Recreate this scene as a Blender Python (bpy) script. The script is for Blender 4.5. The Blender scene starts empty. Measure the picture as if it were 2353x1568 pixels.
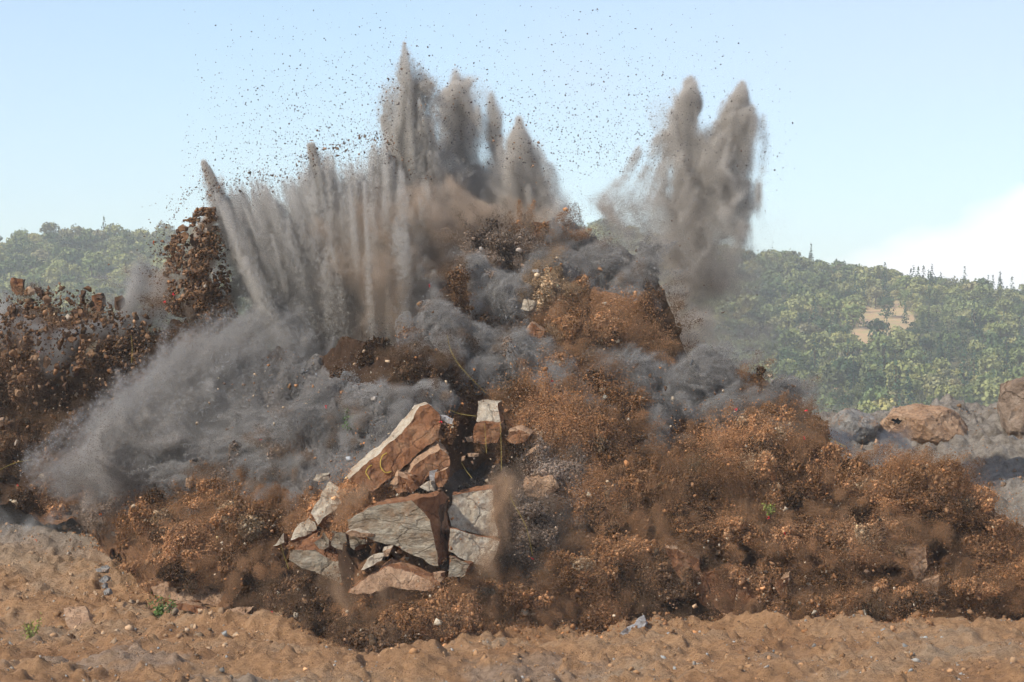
import bpy, bmesh, math, random
import numpy as np
from mathutils import Vector, Matrix, noise as mnoise

SC = bpy.context.scene
COL = SC.collection
rng = np.random.default_rng(7)
random.seed(7)
PI = math.pi

# ------------------------------------------------------------------ camera
CAMZ = 9.0
F = 5882.35                       # focal length in units of the 2353 x 1568 layout sheet
TILT = math.atan(157.0 / F)
cam_data = bpy.data.cameras.new('camera')
cam_data.sensor_width = 36.0
cam_data.lens = 90.0
cam_data.clip_start = 1.0
cam_data.clip_end = 30000.0
cam = bpy.data.objects.new('camera', cam_data)
COL.objects.link(cam)
cam.location = (0, 0, CAMZ)
cam.rotation_euler = (PI / 2 + TILT, 0, 0)
SC.camera = cam

# ------------------------------------------------------------------ sky and sun
SUN_DIR = Vector((-0.66, -0.42, 0.72)).normalized()      # towards the sun
sun_el = math.asin(SUN_DIR.z)
sun_az = math.atan2(SUN_DIR.x, SUN_DIR.y)
world = bpy.data.worlds.new('World')
SC.world = world
world.use_nodes = True
wn, wl = world.node_tree.nodes, world.node_tree.links
wn.clear()


def wnode(t, **kw):
    n = wn.new(t)
    for k, v in kw.items():
        setattr(n, k, v)
    return n


def wmath(op, a, b=None, c=None, clamp=False):
    n = wnode('ShaderNodeMath', operation=op, use_clamp=clamp)
    for i, v in enumerate((a, b, c)):
        if v is None:
            continue
        if isinstance(v, (int, float)):
            n.inputs[i].default_value = v
        else:
            wl.new(v, n.inputs[i])
    return n.outputs[0]


wout = wnode('ShaderNodeOutputWorld')
wbg = wnode('ShaderNodeBackground')
wl.new(wbg.outputs[0], wout.inputs[0])
wbg.inputs['Strength'].default_value = 0.112
sky = wnode('ShaderNodeTexSky', sky_type='NISHITA', sun_disc=False)
sky.sun_elevation = sun_el
sky.sun_rotation = sun_az
sky.altitude = 200
sky.air_density = 1.0
sky.dust_density = 0.6
sky.ozone_density = 1.8
tc = wnode('ShaderNodeTexCoord')
sep = wnode('ShaderNodeSeparateXYZ')
wl.new(tc.outputs['Generated'], sep.inputs[0])
az = wmath('ARCTAN2', sep.outputs[0], sep.outputs[1])
elv = wmath('ARCSINE', sep.outputs[2])
# a bank of low cloud whose top rises and falls round the horizon
mp = wnode('ShaderNodeCombineXYZ')
wl.new(az, mp.inputs[0]); wl.new(wmath('MULTIPLY', elv, 1.6), mp.inputs[1])
n1 = wnode('ShaderNodeTexNoise'); n1.inputs['Scale'].default_value = 11.0
n1.inputs['Detail'].default_value = 5.0; n1.inputs['Roughness'].default_value = 0.5
wl.new(mp.outputs[0], n1.inputs['Vector'])
n0 = wnode('ShaderNodeTexNoise'); n0.inputs['Scale'].default_value = 1.3
n0.inputs['Detail'].default_value = 0.0
wl.new(mp.outputs[0], n0.inputs['Vector'])
rise = wmath('SINE', wmath('MULTIPLY_ADD', az, 6.0, -0.30))
topline = wmath('MULTIPLY_ADD', rise, 0.050, 0.041)
topline = wmath('ADD', topline, wmath('MULTIPLY', wmath('SUBTRACT', n1.outputs[0], 0.5), 0.050))
bank = wmath('MULTIPLY', wmath('SUBTRACT', topline, elv), 42.0, clamp=True)
bank = wmath('MULTIPLY', bank, wmath('MULTIPLY_ADD', bank, -2.0, 3.0))
bank = wmath('MULTIPLY', bank, 1.0, clamp=True)
# thin high veil
n2 = wnode('ShaderNodeTexNoise'); n2.inputs['Scale'].default_value = 7.0
n2.inputs['Detail'].default_value = 4.0
wl.new(mp.outputs[0], n2.inputs['Vector'])
veil = wmath('MULTIPLY', wmath('SUBTRACT', n2.outputs[0], 0.50), 3.0, clamp=True)
mix1 = wnode('ShaderNodeMix', data_type='RGBA')
drift = wmath('MULTIPLY_ADD', wmath('SINE', wmath('MULTIPLY_ADD', az, 11.0, -0.5)), 0.5, 0.45, clamp=True)
lift = wmath('MULTIPLY', wmath('SUBTRACT', elv, 0.085), 22.0, clamp=True)
wl.new(wmath('MULTIPLY', wmath('MULTIPLY', wmath('MULTIPLY', drift, lift), wmath('ADD', veil, 0.30)), 0.75, clamp=True), mix1.inputs[0])
wl.new(sky.outputs[0], mix1.inputs[6])
mix1.inputs[7].default_value = (4.5, 4.25, 5.3, 1)
mix2 = wnode('ShaderNodeMix', data_type='RGBA')
wl.new(wmath('MULTIPLY', bank, 0.92), mix2.inputs[0])
wl.new(mix1.outputs[2], mix2.inputs[6])
mix2.inputs[7].default_value = (7.8, 7.7, 7.8, 1)
wl.new(mix2.outputs[2], wbg.inputs['Color'])

sun_data = bpy.data.lights.new('sun', 'SUN')
sun_data.energy = 3.0
sun_data.angle = math.radians(0.6)
sun_data.color = (1.0, 0.95, 0.87)
sun = bpy.data.objects.new('sun', sun_data)
COL.objects.link(sun)
sun.rotation_euler = (-SUN_DIR).to_track_quat('-Z', 'Y').to_euler()
sun.location = (-60, -40, 90)

SC.view_settings.view_transform = 'Standard'
SC.view_settings.look = 'None'
SC.view_settings.exposure = 0.78
SC.view_settings.gamma = 1.0
SC.render.engine = 'CYCLES'
SC.cycles.max_bounces = 5
SC.cycles.diffuse_bounces = 3
SC.cycles.glossy_bounces = 1
SC.cycles.transmission_bounces = 1
SC.cycles.volume_bounces = 3
SC.cycles.volume_step_rate = 2.0
SC.cycles.volume_max_steps = 256
SC.cycles.transparent_max_bounces = 64
SC.cycles.use_denoising = True
try:
    SC.cycles.denoiser = 'OPENIMAGEDENOISE'
    SC.cycles.denoising_prefilter = 'ACCURATE'
except Exception:
    pass
SC.cycles.use_adaptive_sampling = True
SC.cycles.adaptive_threshold = 0.04
SC.cycles.caustics_reflective = False
SC.cycles.caustics_refractive = False


# ------------------------------------------------------------------ maths helpers
CT, ST = math.cos(TILT), math.sin(TILT)


def P(x, y, Y):
    """point of the place at ground distance Y that stands at (x, y) on the layout sheet"""
    x = np.asarray(x, float); y = np.asarray(y, float); Y = np.asarray(Y, float)
    a = (x - 1176.5) / F
    b = (784.0 - y) / F
    fy = CT - b * ST
    fz = ST + b * CT
    k = Y / fy
    return np.stack(np.broadcast_arrays(a * k, Y, CAMZ + fz * k), -1)


def V(x, y, Y):
    return Vector(P(x, y, Y).tolist())


def smooth(a, b, t):
    t = np.clip((t - a) / (b - a), 0, 1)
    return t * t * (3 - 2 * t)


_T = np.random.default_rng(5).random(65536).astype(np.float32)


def vnoise(p, s=0):
    """smooth value noise, 0 .. 1"""
    p = np.asarray(p, np.float32)
    fl = np.floor(p)
    f = p - fl
    f = f * f * (3 - 2 * f)
    i = fl.astype(np.int32)
    with np.errstate(over='ignore'):
        x0 = i[..., 0] * np.int32(73856093); x1 = x0 + np.int32(73856093)
        y0 = i[..., 1] * np.int32(19349663); y1 = y0 + np.int32(19349663)
        z0 = i[..., 2] * np.int32(83492791) + np.int32(s * 7919); z1 = z0 + np.int32(83492791)

    def t(a, b, c):
        with np.errstate(over='ignore'):
            h = a + b + c
            h = (h ^ (h >> 13)) * np.int32(1274126177)
        return _T[(h ^ (h >> 16)) & 65535]
    fx, fy, fz = f[..., 0], f[..., 1], f[..., 2]
    a = t(x0, y0, z0); a += (t(x1, y0, z0) - a) * fx
    b = t(x0, y1, z0); b += (t(x1, y1, z0) - b) * fx
    c = t(x0, y0, z1); c += (t(x1, y0, z1) - c) * fx
    d = t(x0, y1, z1); d += (t(x1, y1, z1) - d) * fx
    a += (b - a) * fy
    c += (d - c) * fy
    return a + (c - a) * fz


def fbm(p, o=4, s=0, gain=0.5):
    """about -1 .. 1"""
    p = np.asarray(p, np.float32)
    a, t, n = 1.0, 0.0, 0.0
    for k in range(o):
        t = t + a * (vnoise(p, s + k) * 2 - 1)
        n += a
        a *= gain
        p = p * 2.03 + 17.3
    return t / n * 1.6


def billow(p, o=3, s=0):
    p = np.asarray(p, np.float32)
    a, t, n = 1.0, 0.0, 0.0
    for k in range(o):
        t = t + a * np.abs(vnoise(p, s + k) * 2 - 1)
        n += a
        a *= 0.55
        p = p * 2.1 + 9.7
    return t / n


# ------------------------------------------------------------------ materials
def nmat(name):
    m = bpy.data.materials.new(name)
    m.use_nodes = True
    nt = m.node_tree
    b = nt.nodes['Principled BSDF']
    b.inputs['Roughness'].default_value = 0.92
    b.inputs['Specular IOR Level'].default_value = 0.15
    return m, nt, b


def attr_mat(name, rough=0.95, bump=0.0):
    """dust, soil and stones: the colour each grain carries"""
    m = bpy.data.materials.new(name)
    m.use_nodes = True
    nt = m.node_tree
    nt.nodes.clear()
    o = nt.nodes.new('ShaderNodeOutputMaterial')
    d = nt.nodes.new('ShaderNodeBsdfDiffuse')
    a = nt.nodes.new('ShaderNodeAttribute'); a.attribute_name = 'tone'
    nt.links.new(a.outputs['Color'], d.inputs['Color'])
    nt.links.new(d.outputs[0], o.inputs[0])
    return m


def ramp(nt, fac, stops):
    r = nt.nodes.new('ShaderNodeValToRGB')
    while len(r.color_ramp.elements) < len(stops):
        r.color_ramp.elements.new(0.5)
    for e, (p, c) in zip(r.color_ramp.elements, stops):
        e.position = p
        e.color = (*c, 1)
    nt.links.new(fac, r.inputs[0])
    return r.outputs[0]


def tex_noise(nt, scale, detail=6, rough=0.6, vec=None, dist=0.0):
    n = nt.nodes.new('ShaderNodeTexNoise')
    n.inputs['Scale'].default_value = scale
    n.inputs['Detail'].default_value = detail
    n.inputs['Roughness'].default_value = rough
    n.inputs['Distortion'].default_value = dist
    if vec is not None:
        nt.links.new(vec, n.inputs['Vector'])
    return n.outputs[0]


def coords(nt, kind='Object', scale=(1, 1, 1)):
    t = nt.nodes.new('ShaderNodeTexCoord')
    if scale == (1, 1, 1):
        return t.outputs[kind]
    m = nt.nodes.new('ShaderNodeMapping')
    m.inputs['Scale'].default_value = scale
    nt.links.new(t.outputs[kind], m.inputs['Vector'])
    return m.outputs[0]


def mixc(nt, fac, a, b, mode='MIX'):
    n = nt.nodes.new('ShaderNodeMix')
    n.data_type = 'RGBA'
    n.blend_type = mode
    for i, v in ((0, fac), (6, a), (7, b)):
        if isinstance(v, (int, float)):
            n.inputs[i].default_value = v
        elif isinstance(v, tuple):
            n.inputs[i].default_value = (*v, 1)
        else:
            nt.links.new(v, n.inputs[i])
    return n.outputs[2]


def bumpit(nt, b, h, strength=0.6, dist=0.1):
    n = nt.nodes.new('ShaderNodeBump')
    n.inputs['Strength'].default_value = strength
    n.inputs['Distance'].default_value = dist
    nt.links.new(h, n.inputs['Height'])
    nt.links.new(n.outputs[0], b.inputs['Normal'])


def rock_mat(name, c0, c1, c2, scale=1.2, streak=(1, 1, 1), bump=0.12):
    m, nt, b = nmat(name)
    v = coords(nt, 'Object', streak)
    n = tex_noise(nt, scale, 8, 0.62, v, 0.4)
    c = ramp(nt, n, [(0.30, c0), (0.5, c1), (0.70, c2)])
    f = tex_noise(nt, scale * 7, 6, 0.7, v)
    c = mixc(nt, 0.55, c, ramp(nt, f, [(0.35, (0.45, 0.42, 0.40)), (0.6, (1.1, 1.08, 1.05))]), 'MULTIPLY')
    vo = nt.nodes.new('ShaderNodeTexVoronoi'); vo.feature = 'DISTANCE_TO_EDGE'; vo.inputs['Scale'].default_value = scale * .42
    wv = nt.nodes.new('ShaderNodeVectorMath'); wv.operation = 'ADD'
    nt.links.new(v, wv.inputs[0])
    wn_ = nt.nodes.new('ShaderNodeTexNoise'); wn_.inputs['Scale'].default_value = scale * 1.6; wn_.inputs['Detail'].default_value = 4
    nt.links.new(v, wn_.inputs['Vector'])
    nt.links.new(wn_.outputs['Color'], wv.inputs[1])
    nt.links.new(wv.outputs[0], vo.inputs['Vector'])
    crack = ramp(nt, vo.outputs['Distance'], [(0.0, (.25, .2, .16)), (0.02, (1, 1, 1))])
    c = mixc(nt, .45, c, crack, 'MULTIPLY')
    soil = ramp(nt, tex_noise(nt, scale * 1.3, 7, .7, coords(nt), .8), [(.50, (0, 0, 0)), (.68, (.8, .8, .8))])
    c = mixc(nt, soil, c, (.26, .15, .08))
    nt.links.new(c, b.inputs['Base Color'])
    f2 = tex_noise(nt, scale * 3.5, 8, 0.65, v, 0.3)
    hsum = nt.nodes.new('ShaderNodeMath'); hsum.operation = 'MULTIPLY_ADD'; hsum.inputs[1].default_value = .35
    nt.links.new(crack, hsum.inputs[0]); nt.links.new(f2, hsum.inputs[2])
    bumpit(nt, b, hsum.outputs[0], 0.9, bump * 1.3)
    return m


M = {}
M['grain'] = attr_mat('loose_soil_and_dust')
M['cream'] = rock_mat('weathered_cream_stone', (0.27, 0.18, 0.105), (0.42, 0.355, 0.265), (0.52, 0.46, 0.365), 0.9)
M['greystone'] = rock_mat('grey_green_stone', (0.17, 0.105, 0.058), (0.28, 0.235, 0.170), (0.36, 0.325, 0.255), 0.8, (1, 1, 2.4), .2)
M['rust'] = rock_mat('rusty_brown_stone', (0.12, 0.050, 0.022), (0.22, 0.098, 0.045), (0.31, 0.155, 0.080), 0.9)
M['tanstone'] = rock_mat('tan_stone', (0.26, 0.15, 0.085), (0.36, 0.225, 0.135), (0.45, 0.31, 0.20), 1.1)
M['boulderstone'] = rock_mat('brown_grey_boulder_stone', (0.13, 0.085, 0.055), (0.26, 0.19, 0.135), (0.36, 0.29, 0.225), 0.7, (1, 1, 1), .3)
M['darkstone'] = rock_mat('dark_brown_stone', (0.045, 0.026, 0.016), (0.085, 0.048, 0.028), (0.14, 0.085, 0.050), 1.5)
M['bluestone'] = rock_mat('blue_grey_stone', (0.13, 0.122, 0.11), (0.225, 0.212, 0.19), (0.33, 0.312, 0.28), 1.2)
M['whitestone'] = rock_mat('pale_striped_stone', (0.30, 0.28, 0.27), (0.50, 0.48, 0.46), (0.66, 0.64, 0.62), 1.4, (1, 1, 5))


def flat_mat(name, c, rough=0.7):
    m, nt, b = nmat(name)
    n = tex_noise(nt, 6.0, 4, 0.6, coords(nt))
    nt.links.new(mixc(nt, 0.35, c, ramp(nt, n, [(0.3, tuple(x * 0.5 for x in c)), (0.7, tuple(min(1, x * 1.3) for x in c))])), b.inputs['Base Color'])
    b.inputs['Roughness'].default_value = rough
    return m


M['paint'] = flat_mat('yellow_marking_paint', (0.42, 0.29, 0.05))
M['cord'] = flat_mat('yellow_cord', (0.34, 0.25, 0.06))
M['tape'] = flat_mat('red_tape', (0.65, 0.035, 0.045))
M['orange'] = flat_mat('orange_tape', (0.80, 0.16, 0.04))
M['black'] = flat_mat('black_rag', (0.012, 0.012, 0.013))


# ------------------------------------------------------------------ object helpers
def tag(o, label=None, cat=None, group=None, kind=None):
    if label: o['label'] = label
    if cat: o['category'] = cat
    if group: o['group'] = group
    if kind or label: o['kind'] = kind or 'thing'
    return o


def link(name, mesh, parent=None):
    o = bpy.data.objects.new(name, mesh)
    COL.objects.link(o)
    if parent is not None:
        o.parent = parent
    return o


def mesh_np(name, verts, faces, k=3):
    """mesh from numpy arrays; every face has k corners"""
    me = bpy.data.meshes.new(name)
    verts = np.ascontiguousarray(verts, np.float32).reshape(-1, 3)
    me.vertices.add(len(verts))
    me.vertices.foreach_set('co', verts.ravel())
    if faces is not None and len(faces):
        faces = np.ascontiguousarray(faces, np.int32).reshape(-1, k)
        me.loops.add(faces.size)
        me.loops.foreach_set('vertex_index', faces.ravel())
        me.polygons.add(len(faces))
        me.polygons.foreach_set('loop_start', np.arange(len(faces), dtype=np.int32) * k)
        me.polygons.foreach_set('loop_total', np.full(len(faces), k, np.int32))
    me.update(calc_edges=True)
    return me


def set_tone(me, col, name='tone'):
    col = np.asarray(col, np.float32).reshape(-1, 3)
    a = me.attributes.new(name, 'FLOAT_COLOR', 'POINT')
    c = np.ones((len(col), 4), np.float32)
    c[:, :3] = np.clip(col, 0.002, 0.9)
    a.data.foreach_set('color', c.ravel())


# points -> grains
gn = bpy.data.node_groups.new('dust_grains', 'GeometryNodeTree')
gn.interface.new_socket('Geometry', in_out='INPUT', socket_type='NodeSocketGeometry')
gn.interface.new_socket('Geometry', in_out='OUTPUT', socket_type='NodeSocketGeometry')
gi = gn.nodes.new('NodeGroupInput'); go = gn.nodes.new('NodeGroupOutput')
mtp = gn.nodes.new('GeometryNodeMeshToPoints')
na = gn.nodes.new('GeometryNodeInputNamedAttribute'); na.data_type = 'FLOAT'
na.inputs['Name'].default_value = 'rad'
sm = gn.nodes.new('GeometryNodeSetMaterial'); sm.inputs['Material'].default_value = M['grain']
gn.links.new(gi.outputs[0], mtp.inputs[0])
gn.links.new(na.outputs[0], mtp.inputs['Radius'])
gn.links.new(mtp.outputs[0], sm.inputs[0])
gn.links.new(sm.outputs[0], go.inputs[0])

NPTS = 0


def dust(name, pos, rad, col, label, cat='dust', group=None):
    global NPTS
    pos = np.concatenate(pos) if isinstance(pos, list) else pos
    rad = np.concatenate(rad) if isinstance(rad, list) else rad
    col = np.concatenate(col) if isinstance(col, list) else col
    NPTS += len(pos)
    me = mesh_np(name, pos, None)
    a = me.attributes.new('rad', 'FLOAT', 'POINT')
    a.data.foreach_set('value', np.ascontiguousarray(rad, np.float32))
    set_tone(me, col)
    me.materials.append(M['grain'])
    o = link(name, me)
    md = o.modifiers.new('grains', 'NODES'); md.node_group = gn
    return tag(o, label, cat, group, 'stuff')


def dust_air(name, col, aniso=0.0):
    """fine suspended dust"""
    m = bpy.data.materials.new(name); m.use_nodes = True
    nt = m.node_tree; nt.nodes.clear()
    o = nt.nodes.new('ShaderNodeOutputMaterial'); v = nt.nodes.new('ShaderNodeVolumePrincipled')
    v.inputs['Color'].default_value = (*col, 1)
    v.inputs['Density'].default_value = 1.0
    v.inputs['Density Attribute'].default_value = 'density'
    v.inputs['Anisotropy'].default_value = aniso
    nt.links.new(v.outputs[0], o.inputs['Volume'])
    return m


def grid_group(name, lo, hi, res, mat, npts):
    """node tree: the first res[0]*res[1]*res[2] points carry a density grid, the rest are single grains"""
    g = bpy.data.node_groups.new(name, 'GeometryNodeTree')
    g.interface.new_socket('Geometry', in_out='INPUT', socket_type='NodeSocketGeometry')
    g.interface.new_socket('Geometry', in_out='OUTPUT', socket_type='NodeSocketGeometry')
    N, L = g.nodes, g.links
    gi = N.new('NodeGroupInput'); go = N.new('NodeGroupOutput')
    ncell = int(np.prod(res))

    def attr(nm):
        q = N.new('GeometryNodeInputNamedAttribute'); q.data_type = 'FLOAT'; q.inputs['Name'].default_value = nm
        return q.outputs[0]

    def math_(op, a, b):
        q = N.new('ShaderNodeMath'); q.operation = op
        for i, v in enumerate((a, b)):
            if isinstance(v, (int, float)): q.inputs[i].default_value = v
            else: L.new(v, q.inputs[i])
        return q.outputs[0]
    pos = N.new('GeometryNodeInputPosition'); sep = N.new('ShaderNodeSeparateXYZ')
    L.new(pos.outputs[0], sep.inputs[0])
    ii = []
    for k in range(3):
        t = math_('MULTIPLY', math_('SUBTRACT', sep.outputs[k], float(lo[k])), (res[k] - 1) / float(hi[k] - lo[k]))
        t = math_('ROUND', t, 0.0)
        ii.append(math_('MINIMUM', math_('MAXIMUM', t, 0.0), float(res[k] - 1)))
    f2i = []
    for t in ii:
        q = N.new('FunctionNodeFloatToInt'); q.rounding_mode = 'ROUND'; L.new(t, q.inputs[0]); f2i.append(q.outputs[0])

    def imath(op, a, b):
        q = N.new('FunctionNodeIntegerMath'); q.operation = op
        for i, v in enumerate((a, b)):
            if isinstance(v, int): q.inputs[i].default_value = v
            else: L.new(v, q.inputs[i])
        return q.outputs[0]
    idx = imath('ADD', f2i[0], imath('MULTIPLY', imath('ADD', f2i[1], imath('MULTIPLY', f2i[2], int(res[1]))), int(res[0])))
    si = N.new('GeometryNodeSampleIndex'); si.data_type = 'FLOAT'; si.domain = 'POINT'
    L.new(gi.outputs[0], si.inputs['Geometry']); L.new(attr('dens'), si.inputs['Value']); L.new(idx, si.inputs['Index'])
    vc = N.new('GeometryNodeVolumeCube')
    L.new(si.outputs[0], vc.inputs['Density'])
    vc.inputs['Min'].default_value = lo; vc.inputs['Max'].default_value = hi
    for k, nm in enumerate(('Resolution X', 'Resolution Y', 'Resolution Z')): vc.inputs[nm].default_value = int(res[k])
    sv = N.new('GeometryNodeSetMaterial'); sv.inputs['Material'].default_value = mat
    L.new(vc.outputs[0], sv.inputs[0])
    # grains
    idn = N.new('GeometryNodeInputIndex')
    cmp_ = N.new('FunctionNodeCompare'); cmp_.data_type = 'INT'; cmp_.operation = 'LESS_THAN'
    L.new(idn.outputs[0], cmp_.inputs['A'] if False else cmp_.inputs[2]); cmp_.inputs[3].default_value = ncell
    dl = N.new('GeometryNodeDeleteGeometry'); dl.domain = 'POINT'
    L.new(gi.outputs[0], dl.inputs[0]); L.new(cmp_.outputs[0], dl.inputs['Selection'])
    mtp = N.new('GeometryNodeMeshToPoints'); L.new(dl.outputs[0], mtp.inputs[0]); L.new(attr('rad'), mtp.inputs['Radius'])
    sg = N.new('GeometryNodeSetMaterial'); sg.inputs['Material'].default_value = M['grain']
    L.new(mtp.outputs[0], sg.inputs[0])
    jn = N.new('GeometryNodeJoinGeometry')
    L.new(sg.outputs[0], jn.inputs[0]); L.new(sv.outputs[0], jn.inputs[0])
    L.new(jn.outputs[0], go.inputs[0])
    return g


def blur(a, n=1):
    for _ in range(n):
        for ax in range(3):
            b = a * 0.5
            sl = [slice(None)] * 3; sr = [slice(None)] * 3
            sl[ax] = slice(1, None); sr[ax] = slice(None, -1)
            b[tuple(sl)] += a[tuple(sr)] * .25
            b[tuple(sr)] += a[tuple(sl)] * .25
            a = b
    return a


def dust_cloud(name, pos, rad, col, label, cat, group, air, vox=(.10, .22, .10), keep=.10, gain=1.0, nblur=1, pad=3):
    """suspended dust: grains too fine to see become a density in the air, a share stays as single grains"""
    global NPTS
    pos = np.concatenate(pos); rad = np.concatenate(rad); col = np.concatenate(col)
    vox = np.array(vox, float)
    lo = pos.min(0) - vox * pad; hi = pos.max(0) + vox * pad
    q0, q1 = np.quantile(pos, .0005, axis=0) - vox * pad, np.quantile(pos, .9995, axis=0) + vox * pad
    lo, hi = np.maximum(lo, q0), np.minimum(hi, q1)
    res = np.maximum(4, np.ceil((hi - lo) / vox).astype(int) + 1)
    hi = lo + (res - 1) * vox
    f = (pos - lo) / vox
    ok = np.all((f > 0) & (f < res - 1.001), axis=1)
    f = f[ok]; w = PI * rad[ok] ** 2 / np.prod(vox) * gain * 2.2
    i0 = np.floor(f).astype(np.int64); fr = f - i0
    nx_, ny_, nz_ = [int(v) for v in res]
    grid = np.zeros(nx_ * ny_ * nz_)
    for dz in (0, 1):
        for dy in (0, 1):
            for dx in (0, 1):
                ww = w * (fr[:, 0] if dx else 1 - fr[:, 0]) * (fr[:, 1] if dy else 1 - fr[:, 1]) * (fr[:, 2] if dz else 1 - fr[:, 2])
                grid += np.bincount((i0[:, 0] + dx) + nx_ * ((i0[:, 1] + dy) + ny_ * (i0[:, 2] + dz)), weights=ww, minlength=len(grid))
    grid = blur(grid.reshape(nz_, ny_, nx_), nblur).astype(np.float32)
    grid[grid < 0.004] = 0
    k = rng.random(len(pos)) < keep
    ncell = grid.size
    co = np.zeros((ncell + int(k.sum()), 3), np.float32)
    co[:ncell] = (lo + hi) * .5
    co[ncell:] = pos[k]
    me = mesh_np(name, co, None)
    a = me.attributes.new('dens', 'FLOAT', 'POINT')
    a.data.foreach_set('value', np.concatenate([grid.ravel(), np.zeros(int(k.sum()), np.float32)]))
    a = me.attributes.new('rad', 'FLOAT', 'POINT')
    a.data.foreach_set('value', np.concatenate([np.zeros(ncell, np.float32), rad[k].astype(np.float32)]))
    set_tone(me, np.concatenate([np.zeros((ncell, 3)), col[k] * .8]))
    me.materials.append(M['grain']); me.materials.append(air)
    NPTS += int(k.sum())
    o = link(name, me)
    o.modifiers.new('dust', 'NODES').node_group = grid_group(name, tuple(lo), tuple(hi), [int(v) for v in res], air, len(co))
    print(name, 'cells', ncell, 'peak', grid.max())
    return tag(o, label, cat, group, 'stuff')


AIR = {'grey': dust_air('grey_dust_air', (.610, .568, .508)), 'warm': dust_air('warm_dust_air', (.650, .600, .535)), 'blue': dust_air('blue_grey_dust_air', (.530, .497, .455)),
       'brown': dust_air('brown_dust_air', (.64, .43, .26)), 'umber': dust_air('umber_dust_air', (.56, .45, .35)), 'white': dust_air('white_dust_air', (.70, .68, .65)),
       'haze': dust_air('twin_plume_haze_air', (.60, .53, .46)), 'fan_shade': dust_air('fan_shade_dust_air', (.34, .325, .31))}  # charcoal tone carries the shade of the fan's root





# ------------------------------------------------------------------ ground
def zground(x, Y):
    x = np.asarray(x, float); Y = np.asarray(Y, float)
    return 8.0 * smooth(112, 150, Y) - 9.0 * smooth(185, 400, Y) + 0.5 * smooth(19, 29, x) * smooth(118, 140, Y) * smooth(230, 170, Y)


def zrough(x, Y):
    p = np.stack(np.broadcast_arrays(x, Y, 0 * x), -1)
    z = 0.55 * fbm(p * 0.13, 3, 3) + 0.30 * fbm(p * np.array([0.6, 0.45, 1]), 4, 11)
    z = z + 0.30 * np.maximum(-.1, fbm(p * np.array([2.2, 1.4, 1]), 4, 23)) + 0.05 * fbm(p * np.array([6., 3., 1]), 2, 27)
    # low berm of pushed-up dirt in front of the blast
    berm = np.exp(-((Y - 104 - 1.2 * np.sin(x * 0.33)) / 2.6) ** 2) * smooth(-5, 0, x) * (0.55 + 0.35 * np.sin(x * 0.7 + 1))
    rr_ = smooth(14, 18, x) * smooth(116, 122, Y) * smooth(170, 155, Y)
    z = z + rr_ * (.5 * fbm(p * .5, 4, 33) + .35 * np.abs(fbm(p * 1.1, 3, 35)))
    z = z + 0.6 * berm - 0.75 * np.exp(-((Y - 101) / 7) ** 2) * np.exp(-((x + 5.5) / 3.0) ** 2)
    return z


xs = np.concatenate([np.linspace(-160, -34, 60)[:-1], np.linspace(-34, 34, 620), np.linspace(34, 160, 60)[1:]])
ys = np.concatenate([np.linspace(55, 80, 40)[:-1], np.linspace(80, 160, 420), np.linspace(160, 420, 50)[1:]])
gx, gy = np.meshgrid(xs, ys)
gz = zground(gx, gy) + zrough(gx, gy)
gv = np.stack([gx, gy, gz], -1)
ny, nx = gx.shape


def grid_faces(ny, nx):
    i = np.arange(ny * nx).reshape(ny, nx)
    return np.stack([i[:-1, :-1], i[:-1, 1:], i[1:, 1:], i[1:, :-1]], -1).reshape(-1, 4)


me = mesh_np('ground', gv, grid_faces(ny, nx), 4)
m, nt, b = nmat('quarry_dirt')
v = coords(nt)
big = tex_noise(nt, 0.16, 5, 0.6, v, 0.6)
c = ramp(nt, big, [(0.32, (0.29, 0.152, 0.070)), (0.5, (0.39, 0.222, 0.108)), (0.68, (0.34, 0.238, 0.148))])
at = nt.nodes.new('ShaderNodeAttribute'); at.attribute_name = 'greyness'
gn_ = tex_noise(nt, 0.7, 6, 0.65, v, 0.5)
gcol = ramp(nt, gn_, [(0.32, (0.19, 0.155, 0.115)), (0.6, (0.30, 0.265, 0.22))])
c = mixc(nt, at.outputs['Fac'], c, gcol)
fine = tex_noise(nt, 3.2, 8, 0.7, v)
c = mixc(nt, 0.75, c, ramp(nt, fine, [(0.33, (0.50, 0.46, 0.42)), (0.6, (1.12, 1.10, 1.08))]), 'MULTIPLY')
nt.links.new(c, b.inputs['Base Color'])
bumpit(nt, b, tex_noise(nt, 2.4, 9, 0.75, v), .85, 0.45)
me.materials.append(m)
gr = np.zeros(len(gv.reshape(-1, 3)), np.float32)
pp = gv.reshape(-1, 3)
wob = fbm(pp * 0.25, 3, 5)
gr = np.maximum(gr, smooth(13, 17, pp[:, 0] + 1.5 * wob) * smooth(119, 124, pp[:, 1] + 2 * wob))
gr = np.maximum(gr, smooth(-13, -17, pp[:, 0] + 2 * wob) * smooth(122, 128, pp[:, 1] + 3 * wob) * 0.8)
gr = np.maximum(gr, smooth(0.18, 0.5, fbm(pp * np.array([0.22, 0.3, 1]), 3, 41)) * 0.45 * smooth(96, 88, pp[:, 1]))
a = me.attributes.new('greyness', 'FLOAT', 'POINT'); a.data.foreach_set('value', np.clip(gr, 0, 1).astype(np.float32))
me.polygons.foreach_set('use_smooth', np.ones(len(me.polygons), bool))
tag(link('ground', me), kind='structure')

# ------------------------------------------------------------------ wooded hill
RX = np.array([-400, 0, 120, 330, 800, 1380, 1660, 1800, 1900, 2020, 2100, 2150, 2210, 2260, 2353, 2700], float)
RY = np.array([600, 578, 560, 562, 550, 548, 608, 622, 640, 660, 688, 672, 688, 708, 690, 640], float)


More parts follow.
